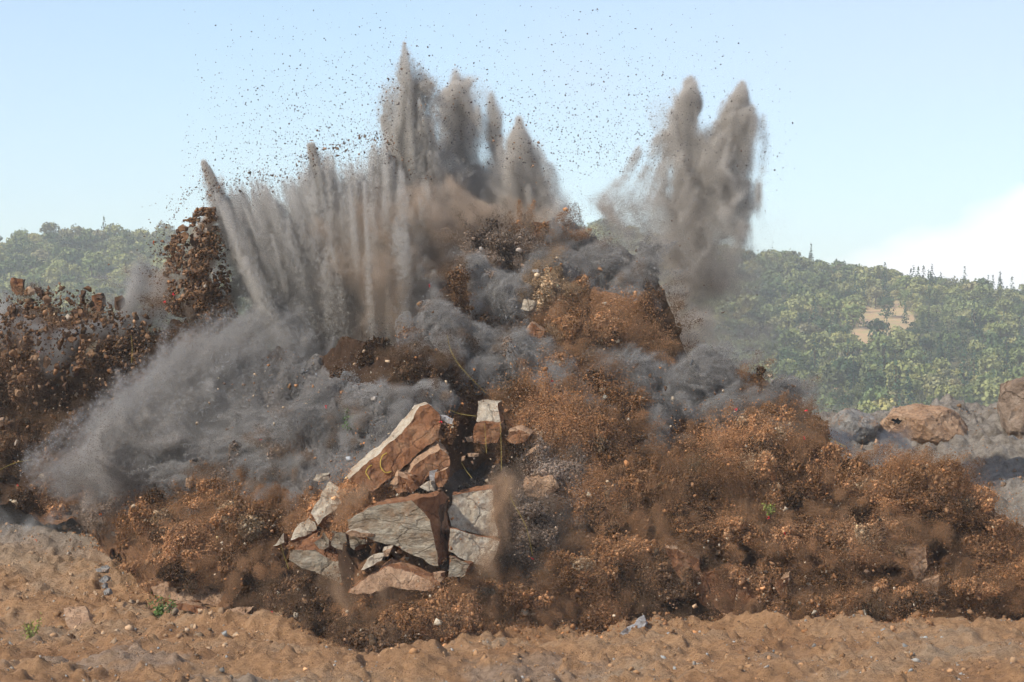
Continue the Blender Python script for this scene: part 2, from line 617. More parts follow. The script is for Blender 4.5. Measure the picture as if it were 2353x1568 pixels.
def zhill(x, Y):
    sx = x / 2200.0 * F + 1176.5
    ridge = CAMZ + (941 - np.interp(sx, RX, RY)) / F * 2200.0
    t = np.clip((Y - 1250) / 950.0, 0, 1)
    prof = t ** 0.92
    back = np.clip((Y - 2200) / 1500.0, 0, 1)
    p = np.stack(np.broadcast_arrays(x, Y, 0 * x), -1)
    z = -8 + (ridge + 8) * (prof - 0.8 * back) + (14 * fbm(p / 190.0, 3, 51)) * np.sin(PI * np.clip(t, 0, 1))
    return z


hx, hy = np.meshgrid(np.linspace(-900, 900, 420), np.concatenate([np.linspace(360, 1250, 12)[:-1], np.linspace(1250, 2300, 220), np.linspace(2300, 6000, 30)[1:]]))
hz = zhill(hx, hy)
hv = np.stack([hx, hy, hz], -1)
hv[..., 0] *= np.clip(1 + (hy - 2300) / 1500.0, 1, 3)
me = mesh_np('hillside', hv, grid_faces(*hx.shape), 4)
CLEAR = ((2030, 752, 66, 44), (1985, 770, 34, 32), (2062, 720, 30, 24), (1768, 862, 26, 26), (1745, 885, 16, 18), (1850, 875, 14, 22), (180, 668, 14, 5), (2010, 690, 10, 8), (1925, 900, 8, 12))
hsx = hv[..., 0] / hv[..., 1] * F + 1176.5; hsy = 941 - (hv[..., 2] - CAMZ) / hv[..., 1] * F
bare = np.zeros(hx.shape)
for (cx, cy, rx, ry) in CLEAR:
    bare = np.maximum(bare, smooth(1.7, .8, ((hsx - cx) / rx) ** 2 + ((hsy - cy) / ry) ** 2 + .8 * fbm(np.stack([hsx / 16, hsy / 12, 0 * hsx], -1), 3, 57)))
a = me.attributes.new('bare', 'FLOAT', 'POINT'); a.data.foreach_set('value', bare.ravel().astype(np.float32))
m, nt, b = nmat('hillside_painted_shade')
v = coords(nt)
c = ramp(nt, tex_noise(nt, 0.03, 6, 0.65, v), [(0.36, (0.05, 0.06, 0.028)), (0.5, (0.085, 0.085, 0.040)), (0.68, (0.17, 0.135, 0.065))])  # dark stops put the shade under the trees into the ground colour
at = nt.nodes.new('ShaderNodeAttribute'); at.attribute_name = 'bare'
c = mixc(nt, at.outputs['Fac'], c, ramp(nt, tex_noise(nt, .12, 4, .6, v), [(.4, (.50, .31, .17)), (.6, (.42, .33, .15))]))
nt.links.new(c, b.inputs['Base Color'])
me.materials.append(m)
me.polygons.foreach_set('use_smooth', np.ones(len(me.polygons), bool))
tag(link('hillside', me), kind='structure')


def leaf_mat(name, cols):
    m, nt, b = nmat(name)
    oi = nt.nodes.new('ShaderNodeObjectInfo')
    c = ramp(nt, oi.outputs['Random'], cols)
    stand = tex_noise(nt, 0.016, 3, 0.6, oi.outputs['Location'])
    c = mixc(nt, 1.0, c, ramp(nt, stand, [(.38, (.42, .52, .50)), (.52, (.95, 1.0, .95)), (.66, (1.3, 1.22, 1.05))]), 'MULTIPLY')
    n = tex_noise(nt, 0.9, 3, 0.6, coords(nt))
    c = mixc(nt, 0.6, c, ramp(nt, n, [(0.35, (0.55, 0.6, 0.6)), (0.65, (1.25, 1.2, 1.1))]), 'MULTIPLY')
    nt.links.new(c, b.inputs['Base Color'])
    b.inputs['Roughness'].default_value = 0.8
    return m


M['oak_leaf'] = leaf_mat('oak_foliage', [(0.0, (0.06, 0.095, 0.045)), (0.22, (0.15, 0.185, 0.070)), (0.6, (0.27, 0.265, 0.105)), (0.85, (0.34, 0.315, 0.13)), (1.0, (0.20, 0.17, 0.10))])
M['pine_leaf'] = leaf_mat('conifer_foliage', [(0.0, (0.030, 0.062, 0.036)), (0.5, (0.052, 0.092, 0.050)), (1.0, (0.075, 0.115, 0.060))])
M['bark'] = rock_mat('bark', (0.06, 0.04, 0.03), (0.10, 0.075, 0.055), (0.15, 0.12, 0.09), 3.0)


def tree_mesh(name, kind, seed):
    r = np.random.default_rng(seed)
    V_, F_, mi = [], [], []

    def quad(c, n, s):
        n = n / (np.linalg.norm(n) + 1e-6)
        t = np.cross(n, r.normal(size=3)); t /= np.linalg.norm(t) + 1e-6
        u = np.cross(n, t)
        k = len(V_)
        for a_, b_ in ((-1, -0.6), (1, -0.7), (0.7, 0.8), (-0.8, 0.7)):
            V_.append(c + t * a_ * s * r.uniform(0.7, 1.2) + u * b_ * s * r.uniform(0.7, 1.2) + n * r.normal() * s * 0.25)
        F_.append((k, k + 1, k + 2, k + 3)); mi.append(0)

    def limb(a_, b_, ra, rb):
        a_ = np.array(a_, float); b_ = np.array(b_, float)
        d = b_ - a_; d /= np.linalg.norm(d)
        t = np.cross(d, [0.3, 0.5, 0.1]); t /= np.linalg.norm(t); u = np.cross(d, t)
        k = len(V_)
        for q, rr in ((a_, ra), (b_, rb)):
            for j in range(5):
                an = j * 2 * PI / 5
                V_.append(q + (t * math.cos(an) + u * math.sin(an)) * rr)
        for j in range(5):
            F_.append((k + j, k + (j + 1) % 5, k + 5 + (j + 1) % 5, k + 5 + j)); mi.append(1)

    if kind == 'oak':
        H = r.uniform(6.5, 8.5); W = r.uniform(3.2, 4.4)
        limb((0, 0, -1), (0.1, 0, H * 0.45), 0.35, 0.22)
        nl = r.integers(9, 13)
        for j in range(nl):
            an = j * 2.4 + r.uniform(0, 0.8); rr = W * math.sqrt((j + 0.4) / nl) * 0.8
            c = np.array([math.cos(an) * rr, math.sin(an) * rr, H * (0.86 - 0.42 * (rr / W) ** 2) + r.normal() * 0.35])
            if j % 2: limb((0.1, 0, H * 0.42), c - [0, 0, 0.5], 0.16, 0.06)
            R = r.uniform(1.2, 1.9)
            for q in range(34):
                d = r.normal(size=3); d /= np.linalg.norm(d); d[2] = d[2] * 0.8 + 0.15
                quad(c + d * R * r.uniform(0.75, 1.05), d + r.normal(size=3) * 0.45, r.uniform(0.28, 0.55))
        for q in range(60):
            an = r.uniform(0, 2 * PI); rr = W * r.uniform(0.4, 1.0)
            c = np.array([math.cos(an) * rr, math.sin(an) * rr, r.uniform(0.6, H * 0.5)])
            quad(c, c * [1, 1, 0.3] + r.normal(size=3), r.uniform(0.35, 0.6))
    else:
        H = r.uniform(12, 15); W = r.uniform(2.0, 2.6)
        limb((0, 0, -1), (0, 0, H), 0.28, 0.05)
        for lv in range(15):
            z = H * (0.10 + 0.9 * lv / 15); w = W * (1 - lv / 15.5) ** 0.8
            for q in range(max(4, int(18 * (1 - lv / 16)))):
                an = r.uniform(0, 2 * PI); rr = w * r.uniform(0.3, 1.05)
                c = np.array([math.cos(an) * rr, math.sin(an) * rr, z - rr * 0.35 + r.normal() * 0.2])
                quad(c, np.array([math.cos(an), math.sin(an), 0.7]) + r.normal(size=3) * 0.4, r.uniform(0.25, 0.5))
    V_ = np.array(V_); F_ = np.array(F_); mi = np.array(mi)
    out = []
    for k, (nm, mt) in enumerate((('crown', M['oak_leaf'] if kind == 'oak' else M['pine_leaf']), ('trunk', M['bark']))):
        f_ = F_[mi == k]; u_, inv = np.unique(f_, return_inverse=True)
        me = mesh_np(nm, V_[u_], inv.reshape(-1, 4), 4)
        me.materials.append(mt)
        out.append(me)
    return out


OAK = [tree_mesh('oak_tree', 'oak', 100 + i) for i in range(6)]
PINE = [tree_mesh('conifer_tree', 'pine', 200 + i) for i in range(3)]

# tree places
cand = []
tr = np.random.default_rng(31)
n = 30000
X = tr.uniform(-560, 560, n); Y = tr.uniform(1262, 2290, n)
Z = zhill(X, Y)
sx = X / Y * F + 1176.5
sy = 941 - (Z - CAMZ) / Y * F
clear = np.zeros(n, bool)
for (cx, cy, rx, ry) in CLEAR:
    clear |= ((sx - cx) / rx) ** 2 + ((sy - cy) / ry) ** 2 + .8 * fbm(np.stack([sx / 16, sy / 12, 0 * sx], -1), 3, 57) < 1
inview = (sx > -60) & (sx < 2420) & ~clear & ((sy < 780) | (sx > 1600))
# thin by spacing on a hash grid
keep = []
occ = {}
for i in np.argsort(tr.random(n)):
    if not inview[i]: continue
    d = 9.0
    k = (int(X[i] // d), int(Y[i] // d))
    ok = True
    for a_ in (-1, 0, 1):
        for b_ in (-1, 0, 1):
            for j in occ.get((k[0] + a_, k[1] + b_), ()):
                if (X[i] - X[j]) ** 2 + (Y[i] - Y[j]) ** 2 < d * d: ok = False
    if ok:
        occ.setdefault(k, []).append(i); keep.append(i)
keep = np.array(keep)
pine_p = smooth(0.05, 0.35, fbm(np.stack([X, Y, 0 * X], -1) / 90.0, 2, 77)) * 0.5 * smooth(1750, 2000, sx) + 0.04
is_pine = tr.random(n) < pine_p
scale = 0.75 + 1.6 * tr.random(n) ** 2.2
vis = keep[((sx[keep] > 1700) & (sx[keep] < 2353) & (sy[keep] < 945)) | ((sx[keep] > 0) & (sx[keep] < 350) & (sy[keep] < 660))]
order = vis[np.argsort(-(scale[vis] / Y[vis]))]
single = list(order[:200])
sset = set(int(i) for i in single)
rest = np.array([i for i in keep if int(i) not in sset])


def put_tree(name, mi, x, y, z, s, rot, label, group, cat='tree'):
    o = bpy.data.objects.new(name, None)
    COL.objects.link(o)
    o.location = (x, y, z); o.scale = (s, s, s); o.rotation_euler = (0, 0, rot)
    link('crown', mi[0], o); link('trunk', mi[1], o)
    return tag(o, label, cat, group)


for i in single:
    left = sx[i] < 1000
    if is_pine[i]:
        put_tree('conifer_tree', PINE[i % 3], X[i], Y[i], Z[i], scale[i] * 0.85, i * 1.7,
                 'pointed dark conifer among the oaks on the wooded hillside', 'conifers scattered through the hillside wood')
    else:
        put_tree('oak_tree', OAK[i % 6], X[i], Y[i], Z[i], scale[i], i * 1.3,
                 'rounded oak crown on the hill slope behind the left dark soil burst' if left else 'rounded green oak crown on the lower wooded slope right of the blast',
                 'oaks on the left hill slope' if left else 'oaks on the lower right hill slope')


def ridge_tree(name, me, px, H0, s, label, group=None, Yr=2195.0):
    x = (px - 1176.5) / F * Yr
    z = float(zhill(np.array([x]), np.array([Yr]))[0])
    return put_tree(name, me, x, Yr, z - 0.5, s * (1.6 if H0 == 0 and 'oak' not in name else 1.3), px, label, group)


ridge_tree('conifer_tree', PINE[0], 2123, 0, 1.25, 'tallest pointed conifer of the trio on the right skyline')
ridge_tree('conifer_tree', PINE[1], 2143, 0, 1.15, 'middle conifer of the trio on the right skyline')
ridge_tree('conifer_tree', PINE[2], 2163, 0, 0.95, 'shortest conifer of the trio on the right skyline')
ridge_tree('conifer_tree', PINE[1], 2283, 0, 1.2, 'broad conifer of the pair on the skyline near the right edge')
ridge_tree('conifer_tree', PINE[2], 2300, 0, 1.45, 'slender taller conifer of the pair on the skyline near the right edge')
ridge_tree('tall_pine_tree', PINE[0], 237, 0, 1.15, 'lone tall feathery pine above the left skyline')
ridge_tree('oak_tree', OAK[2], 1985, 0, 1.5, 'domed dark oak standing above the skyline right of the blast')
ridge_tree('oak_tree', OAK[4], 1720, 0, 1.4, 'broad oak on the skyline just right of the twin plume')
ridge_tree('oak_tree', OAK[1], 310, 0, 1.2, 'oak on the left skyline next to the brown rock burst')
ridge_tree('oak_tree', OAK[3], 70, 0, 1.3, 'broad oak on the skyline near the left edge')

me = mesh_np('hillside_wood', np.stack([X[rest], Y[rest], Z[rest]], -1), None)
for nm, vals in (('pick', np.where(is_pine[rest], 6 + rest % 3, rest % 6).astype(np.float32)), ('size', np.where(is_pine[rest], 0.85, 1.0) * scale[rest]), ('turn', rest * 1.3)):
    a = me.attributes.new(nm, 'FLOAT', 'POINT'); a.data.foreach_set('value', np.ascontiguousarray(vals, np.float32))
wood = tag(link('hillside_wood', me), 'mass of oak and conifer crowns covering the hill behind the blast', 'forest', None, 'stuff')
fg = bpy.data.node_groups.new('wood', 'GeometryNodeTree')
fg.interface.new_socket('Geometry', in_out='INPUT', socket_type='NodeSocketGeometry')
fg.interface.new_socket('Geometry', in_out='OUTPUT', socket_type='NodeSocketGeometry')
gi = fg.nodes.new('NodeGroupInput'); go = fg.nodes.new('NodeGroupOutput')
join = fg.nodes.new('GeometryNodeJoinGeometry')
first = {}
for o in COL.objects:
    if o.type == 'MESH': first.setdefault(o.data.name, o)
protos = [first.get(m_[0].name) for m_ in OAK + PINE]
for o in reversed(protos):
    oi = fg.nodes.new('GeometryNodeObjectInfo'); oi.inputs[0].default_value = o if o else protos[0]
    oi.inputs['As Instance'].default_value = True; oi.transform_space = 'ORIGINAL'
    fg.links.new(oi.outputs['Geometry'], join.inputs[0])
iop = fg.nodes.new('GeometryNodeInstanceOnPoints')
iop.inputs['Pick Instance'].default_value = True
mp_ = fg.nodes.new('GeometryNodeMeshToPoints')
fg.links.new(gi.outputs[0], mp_.inputs[0])
fg.links.new(mp_.outputs[0], iop.inputs['Points'])
fg.links.new(join.outputs[0], iop.inputs['Instance'])


def named(nt, nm, ty='FLOAT'):
    q = nt.nodes.new('GeometryNodeInputNamedAttribute'); q.data_type = ty
    q.inputs['Name'].default_value = nm
    return q.outputs[0]


fg.links.new(named(fg, 'pick'), iop.inputs['Instance Index'])
fg.links.new(named(fg, 'size'), iop.inputs['Scale'])
cb = fg.nodes.new('ShaderNodeCombineXYZ')
fg.links.new(named(fg, 'turn'), cb.inputs[2])
e2r = fg.nodes.new('FunctionNodeEulerToRotation')
fg.links.new(cb.outputs[0], e2r.inputs[0]); fg.links.new(e2r.outputs[0], iop.inputs['Rotation'])
fg.links.new(iop.outputs[0], go.inputs[0])
wood.modifiers.new('wood', 'NODES').node_group = fg

# ------------------------------------------------------------------ the heaving mound
TX = np.array([-400, -100, 0, 200, 330, 600, 700, 860, 1020, 1060, 1200, 1400, 1650, 1900, 2100, 2340, 2480, 2700], float)
TY = np.array([1150, 1150, 1160, 1200, 1320, 1390, 1470, 1510, 1520, 1490, 1460, 1470, 1405, 1450, 1470, 1400, 1330, 1250], float)
CX = np.array([-400, -100, 0, 130, 330, 370, 430, 520, 560, 700, 900, 1040, 1120, 1200, 1330, 1480, 1530, 1600, 1700, 1780, 1880, 1960, 2060, 2150, 2230, 2300, 2350, 2420, 2700], float)
CY = np.array([780, 765, 750, 735, 750, 740, 730, 730, 780, 800, 760, 640, 570, 530, 530, 600, 720, 830, 850, 900, 1000, 1085, 1080, 1090, 1130, 1210, 1300, 1330, 1250], float)


DX = np.array([-400, 0, 200, 330, 450, 600, 700, 860, 1020, 1120, 1400, 1650, 2100, 2340, 2480, 2700], float)
DY = np.array([131, 130, 127, 120, 115, 111, 107, 101, 100, 103, 104.5, 106, 105, 108, 116, 126], float)
SL = 0.0195


def Ym(x, y):
    t = np.interp(x, TX, TY)
    return np.interp(x, DX, DY) + (t - np.asarray(y, float)) * SL


# type palette: soil and dust colours
PAL = {
    'B': np.array([0.275, 0.141, 0.066]),
    'O': np.array([0.330, 0.175, 0.086]),
    'D': np.array([0.105, 0.060, 0.033]),
    'T': np.array([0.300, 0.205, 0.120]),
    'G': np.array([0.240, 0.224, 0.205]),
    'S': np.array([0.200, 0.148, 0.110]),
}
# (x, y, rx, ry, type, forward push in metres)
BLOBS = [
    (45, 745, 40, 50, 'D', .5), (110, 730, 36, 46, 'D', .8), (60, 810, 100, 60, 'D', .5), (160, 790, 90, 60, 'D', 1), (195, 740, 40, 40, 'D', .6), (250, 775, 36, 30, 'D', .6), (90, 890, 130, 100, 'D', 1), (215, 800, 90, 70, 'D', 1.2), (285, 790, 60, 40, 'D', .4), (50, 1020, 90, 70, 'D', 1),
    (335, 690, 55, 60, 'G', .2), (30, 740, 40, 30, 'G', 0), (280, 740, 60, 20, 'G', .5),
    (455, 700, 70, 40, 'D', 1.5),
    (700, 1010, 120, 40, 'G', .5), (560, 1060, 110, 50, 'G', .8), (440, 1110, 110, 40, 'G', 1), (640, 1090, 80, 40, 'G', 1), (760, 960, 80, 40, 'G', .5), (600, 990, 90, 40, 'G', .5),
    (520, 1140, 110, 50, 'B', 1), (650, 1050, 50, 30, 'S', 1.5), (400, 1190, 130, 60, 'B', 1), (290, 1190, 70, 40, 'S', .5), (540, 1100, 60, 30, 'S', 1.2),
    (470, 1265, 130, 75, 'O', 1.5), (390, 1290, 60, 45, 'O', 1.2), (590, 1200, 110, 70, 'B', 1), (560, 1290, 70, 50, 'B', 1),
    (760, 1440, 130, 75, 'D', 1), (900, 1460, 120, 50, 'D', 1), (1010, 1430, 150, 70, 'B', 1), (1160, 1380, 120, 60, 'B', 1), (690, 1370, 90, 60, 'D', 1), (870, 1400, 80, 50, 'B', .6),
    (880, 935, 55, 42, 'G', 1.5), (985, 912, 45, 28, 'G', 1.5), (1090, 650, 48, 50, 'G', 1), (1165, 705, 52, 68, 'G', 1.5), (1245, 610, 42, 34, 'G', 1), (1390, 625, 68, 60, 'G', 1.2),
    (1190, 830, 88, 50, 'G', 1.8), (1460, 900, 58, 75, 'G', 1.2), (1420, 850, 60, 40, 'G', .8), (1620, 880, 85, 65, 'G', 1), (1680, 950, 60, 40, 'G', .6), (1510, 1030, 28, 55, 'G', .8),
    (1330, 1130, 38, 40, 'G', .8), (1810, 935, 48, 55, 'G', .5), (1010, 760, 45, 60, 'G', 1), (1490, 640, 34, 75, 'G', 1.2), (1440, 690, 40, 50, 'G', 1.2), (1100, 800, 50, 50, 'G', 1.4), (1330, 880, 50, 40, 'G', 2.0), (1320, 560, 60, 40, 'G', .6), (1290, 910, 60, 25, 'G', 1.6), (1350, 960, 40, 40, 'G', 1.6),
    (1245, 680, 48, 75, 'T', 1.8), (1330, 770, 105, 65, 'O', 1.6), (1400, 790, 85, 75, 'O', 1), (1285, 850, 80, 45, 'B', 1.8), (1250, 930, 115, 50, 'B', 2.2), (1370, 930, 105, 75, 'B', 1.4),
    (1060, 720, 36, 105, 'D', 1.3), (960, 850, 60, 55, 'D', 1), (1230, 1000, 105, 60, 'B', 1.6), (1400, 1030, 105, 70, 'B', 1.4), (1150, 570, 110, 45, 'S', .6), (1230, 545, 80, 36, 'B', .6),
    (1260, 1130, 100, 95, 'S', 1), (1200, 1240, 90, 110, 'S', .8), (1370, 1180, 90, 80, 'B', 1), (1500, 710, 36, 60, 'D', .5), (1530, 780, 40, 40, 'D', .6), (1450, 780, 60, 60, 'O', .6),
    (1700, 1040, 140, 85, 'B', 1.8), (1630, 1130, 140, 65, 'B', 1.4), (1780, 1120, 115, 75, 'B', 1.6), (1735, 890, 40, 50, 'B', .8), (1790, 970, 60, 45, 'B', 1), (1860, 970, 30, 22, 'S', .6),
    (2030, 1110, 120, 60, 'B', 2.6), (2120, 1140, 140, 80, 'B', 3.4), (2225, 1200, 85, 85, 'B', 3.0), (1900, 1230, 150, 42, 'O', 3.2), (1640, 1225, 125, 38, 'B', 2.6), (1575, 1190, 90, 55, 'B', 1.2),
    (1990, 1245, 120, 50, 'O', 3.0), (1900, 1340, 110, 40, 'B', .2), (2050, 1400, 140, 55, 'B', .3), (2200, 1370, 115, 65, 'B', .8), (1750, 1345, 110, 50, 'O', 0), (1560, 1340, 100, 80, 'D', .8),
    (1450, 1280, 95, 85, 'B', 1), (2280, 1290, 55, 75, 'B', 1), (1350, 1330, 110, 80, 'B', 1), (1920, 1410, 110, 40, 'B', .6), (1480, 1130, 90, 70, 'B', 1.2), (2240, 1290, 50, 60, 'B', 1.2),
]
BA = np.array([b_[:4] for b_ in BLOBS], float)
BC = np.array([PAL[b_[4]] for b_ in BLOBS])
CAVES = [(1650, 1278, 100, 30, 3.4), (2175, 1255, 46, 60, 3.4), (545, 1335, 75, 22, 2.2), (1080, 1040, 50, 80, 3.0), (930, 1290, 100, 60, 1.5), (1830, 1293, 70, 16, 2.0), (1985, 1168, 36, 38, 2.2), (2060, 1312, 70, 22, 2.0), (1480, 1218, 60, 24, 2.0), (1330, 1240, 50, 40, 2.0), (700, 1290, 60, 30, 2.0), (1570, 1395, 50, 22, 2.0)]


def soil_colour(x, y, jitter=0.5):
    """which soil lies where: the nearest patch wins, with ragged edges"""
    x = np.asarray(x, float).ravel(); y = np.asarray(y, float).ravel()
    q = np.stack([x, y, 0 * x], -1)
    wx = x + 26 * fbm(q / 45.0, 3, 61); wy = y + 22 * fbm(q / 45.0, 3, 67)
    best = np.full(len(x), 1e9); out = np.tile(PAL['B'] * 0.8, (len(x), 1))
    for (cx, cy, rx, ry), c_ in zip(BA, BC):
        d = ((wx - cx) / rx) ** 2 + ((wy - cy) / ry) ** 2
        m_ = d < best
        best[m_] = d[m_]; out[m_] = c_
    return out


nu, nvf, nvb = 470, 300, 50
ux = np.linspace(-300, 2600, nu)
toe = np.interp(ux, TX, TY); crest = np.minimum(np.interp(ux, CX, CY), toe - 5)
vv = np.linspace(-0.06, 1, nvf)[:, None]
row = toe[None] + (crest - toe)[None] * vv
mx = np.broadcast_to(ux[None], row.shape)
mY = Ym(mx.ravel(), row.ravel()).reshape(row.shape)
pos = P(mx, row, mY)
Yc = mY[-1]; Zc = pos[-1, :, 2]; Xc = pos[-1, :, 0]
hb = np.linspace(0, 1, nvb + 1)[1:, None]
zb = Zc[None] + (np.minimum(Zc - 0.2, 6.5)[None] - Zc[None]) * hb ** 1.3
yb = Yc[None] + hb * (np.maximum(Zc - 5, 1) * 1.3)[None]
back = np.stack([np.broadcast_to(Xc[None], zb.shape), yb, zb], -1)
allp = np.concatenate([pos, back]).reshape(-1, 3)
nz = fbm(allp * 0.32, 4, 71); nz2 = fbm(allp * 1.3, 4, 75)
disp = 1.2 * nz + 0.9 * fbm(allp * np.array([.22, .22, .3]), 2, 72) + 0.55 * nz2 + .16 * fbm(allp * 4.5, 3, 79)
allp[:, 1] -= disp * 0.8
allp[:, 2] += disp * 0.55
sxm = allp[:, 0] / allp[:, 1] * F + 1176.5
rowm = np.concatenate([row, np.broadcast_to(crest[None], zb.shape)]).ravel()
for cx, cy, rx, ry, dp in CAVES:
    g_ = np.exp(-(((sxm - cx) / rx) ** 2 + ((rowm - cy) / ry) ** 2) ** 2)
    allp[:, 1] += dp * g_
me = mesh_np('blast_mound', allp, grid_faces(nvf + nvb, nu), 4)
set_tone(me, soil_colour(sxm, rowm) * 0.85)
m, nt, b = nmat('heaving_soil')
at = nt.nodes.new('ShaderNodeAttribute'); at.attribute_name = 'tone'
fine = tex_noise(nt, 2.6, 9, 0.72, coords(nt))
nt.links.new(mixc(nt, 0.8, at.outputs['Color'], ramp(nt, fine, [(0.3, (0.45, 0.42, 0.40)), (0.62, (1.15, 1.1, 1.08))]), 'MULTIPLY'), b.inputs['Base Color'])
bumpit(nt, b, tex_noise(nt, 2.0, 9, 0.75, coords(nt)), 1.0, 0.5)
me.materials.append(m)
tag(link('blast_mound', me), 'heaving mound of brown soil and blue-grey dust in the middle of the blast', 'mound')

# ------------------------------------------------------------------ dust and soil made of grains
PX = 0.0497            # metres covered by one picture pixel at about 120 m


def shade(col, n, var=0.22, hue=0.06):
    col = np.asarray(col, float)
    if col.ndim == 1: col = np.tile(col, (n, 1))
    v_ = np.exp(rng.normal(0, var, (n, 1)))
    h_ = rng.normal(0, hue, (n, 1)) * np.array([[1, 0, -1]])
    return np.clip(col * v_ * (1 + h_), 0.01, 0.8)


LUMPS = []        # centre (3), radii (3), type, seed
for (cx, cy, rx, ry, ty, push) in BLOBS:
    Y0 = float(Ym(cx, cy)) - push * 0.75; k = Y0 / F
    R = np.array([rx * k, 0.35 * (rx + ry) * k, ry * k]) * 0.80
    c0 = P(cx, cy, Y0)
    LUMPS.append((c0, R * (.9 if ty == 'G' else 1), ty))
    for j in range(int((5 + PI * rx * ry / 1500) * (.45 if ty == 'G' else 1))):
        d = rng.normal(size=3); d /= np.linalg.norm(d); d[1] = -abs(d[1])
        f = rng.uniform(0.16, 0.48)
        e = rng.uniform(0.6, 1.5)
        t2 = ty
        u_ = rng.random()
        if ty in 'BO' and u_ < 0.16: t2 = 'D'
        elif ty in 'BO' and u_ < 0.24: t2 = 'T'
        elif ty == 'G' and u_ < 0.12: t2 = 'S'
        m_ = float(R.mean())
        LUMPS.append((c0 + d * R * rng.uniform(0.85, 1.12), np.array([m_ * f * e, m_ * f, m_ * f / e]), t2))


def in_cave(x, y, f=1.0):
    return any(((x - c_[0]) / (c_[2] * f)) ** 2 + ((y - c_[1]) / (c_[3] * f)) ** 2 < 1 for c_ in CAVES)


def sheet(p):
    return p[0] / p[1] * F + 1176.5, 941 - (p[2] - CAMZ) / p[1] * F


LUMPS = [l_ for l_ in LUMPS if not in_cave(*sheet(l_[0]), 1.0) or l_[1].mean() > 1.2]
# smaller lumps all over the mound so that no bare face is left
fl = rng.integers(0, (nvf - 1) * nu, 1000)
fc = allp[fl]
fcol = soil_colour(sxm[fl], rowm[fl])
for c0, cc, sx_, ro in zip(fc, fcol, sxm[fl], rowm[fl]):
    if sx_ < -60 or sx_ > 2420 or in_cave(sx_, ro, 1.1): continue
    ty = min(PAL, key=lambda t: float(np.abs(PAL[t] - cc).sum()))
    r_ = rng.uniform(0.25, 0.95)
    e = rng.uniform(0.7, 1.5)
    LUMPS.append((c0, np.array([r_ * e, r_ * 0.8, r_ / e]), ty))


def flow(c0):
    """way the soil is thrown at a place: out from the heart of the blast, then down"""
    x, y = sheet(c0)
    d = np.array([(x - 1180) / 700.0, 0.0, (1000 - y) / 700.0 - 0.55])
    return d / (np.linalg.norm(d) + 1e-6)


def lump_surface(c0, R, n, s, soil):
    d = rng.normal(size=(n, 3)); d /= np.linalg.norm(d, axis=1)[:, None]
    d[:, 1] = -np.abs(d[:, 1]) * np.where(rng.random(n) < 0.88, 1, -1)
    q = d * np.maximum(R, 0.85)
    fl_ = flow(c0)
    along = (q @ fl_)[:, None] * fl_
    if soil:
        q = q - along * 0.5
        w = fbm(q * 0.9 + s, 2, s)[:, None] * 0.8
        r = 0.66 + 0.62 * billow(q * 1.9 + w + s, 4, s) + 0.30 * fbm(q * 0.7 + s, 2, s + 5)
    else:       # dust runs in combed folds
        q = q - along * 0.72
        w = fbm(q * 0.8 + s, 2, s)[:, None] * 1.2
        r = 0.68 + 0.50 * billow(q * 2.2 + w + s, 4, s) + 0.22 * fbm(q * 0.8 + s, 2, s + 5) + 0.16 * billow(q * 7.0 + w + s, 2, s + 9)
    return d, r


def lump_grains(c0, R, ty, s, dusty):
    Rp = R / PX
    area = PI * Rp[0] * Rp[2]
    soil = ty != 'G'
    n = int(area * (5.0 if dusty else 3.9 if soil else 3.0))
    if n < 8: return None
    d, r = lump_surface(c0, R, n, s, soil)
    m_ = float(R.mean())
    r = r - rng.exponential(0.10 if soil else 0.05, n)
    u_ = rng.random(n)
    out = u_ < (0.45 if dusty else 0.25 if soil else 0.12)
    no = int(out.sum())
    r[out] += rng.exponential(0.40, no) / max(0.6, m_) ** 0.5
    p = c0 + d * R * r[:, None]
    p[out, 2] += rng.exponential(0.12, no)
    if dusty:
        rad = PX * np.clip(np.exp(rng.normal(-1.35, 0.38, n)), 0.12, 0.7)
    elif soil:
        rad = PX * np.clip(np.exp(rng.normal(-1.22, 0.60, n)), 0.12, 1.5)
        rad[out] = PX * np.clip(np.exp(rng.normal(-1.50, 0.35, no)), 0.12, 0.7)
    else:
        rad = PX * np.clip(np.exp(rng.normal(-1.40, 0.22, n)), 0.13, 0.6)
    col = shade(PAL[ty] * (1.12 if dusty else 1.0), n, 0.12 if dusty else 0.28 if soil else 0.10)
    return p, rad, col


dust_field = fbm(np.array([np.r_[sheet(l_[0]), 0] for l_ in LUMPS]) / 150.0, 2, 91)
tone_field = fbm(np.array([np.r_[sheet(l_[0]), 0] for l_ in LUMPS]) / 70.0, 3, 93)
LTONE = np.clip(0.92 + 0.75 * tone_field + rng.normal(size=len(LUMPS)) * .12, .38, 1.5)
DUSTY = [(l_[2] in 'BOTS') and v_ > 0.38 for l_, v_ in zip(LUMPS, dust_field)]
DONE = set()
def open_caves(p):
    sx_ = p[:, 0] / p[:, 1] * F + 1176.5; sy_ = 941 - (p[:, 2] - CAMZ) / p[:, 1] * F
    q = np.stack([sx_ / 30, sy_ / 30, 0 * sx_], -1)
    n_ = .45 * fbm(q, 3, 83)
    ok = np.ones(len(p), bool)
    for cx, cy, rx, ry, dp in CAVES:
        if dp >= 2: ok &= (rng.random(len(p)) < .10) | (((sx_ - cx) / rx) ** 2 + ((sy_ - cy) / ry) ** 2 + n_ * 1.5 > .85)
    return ok


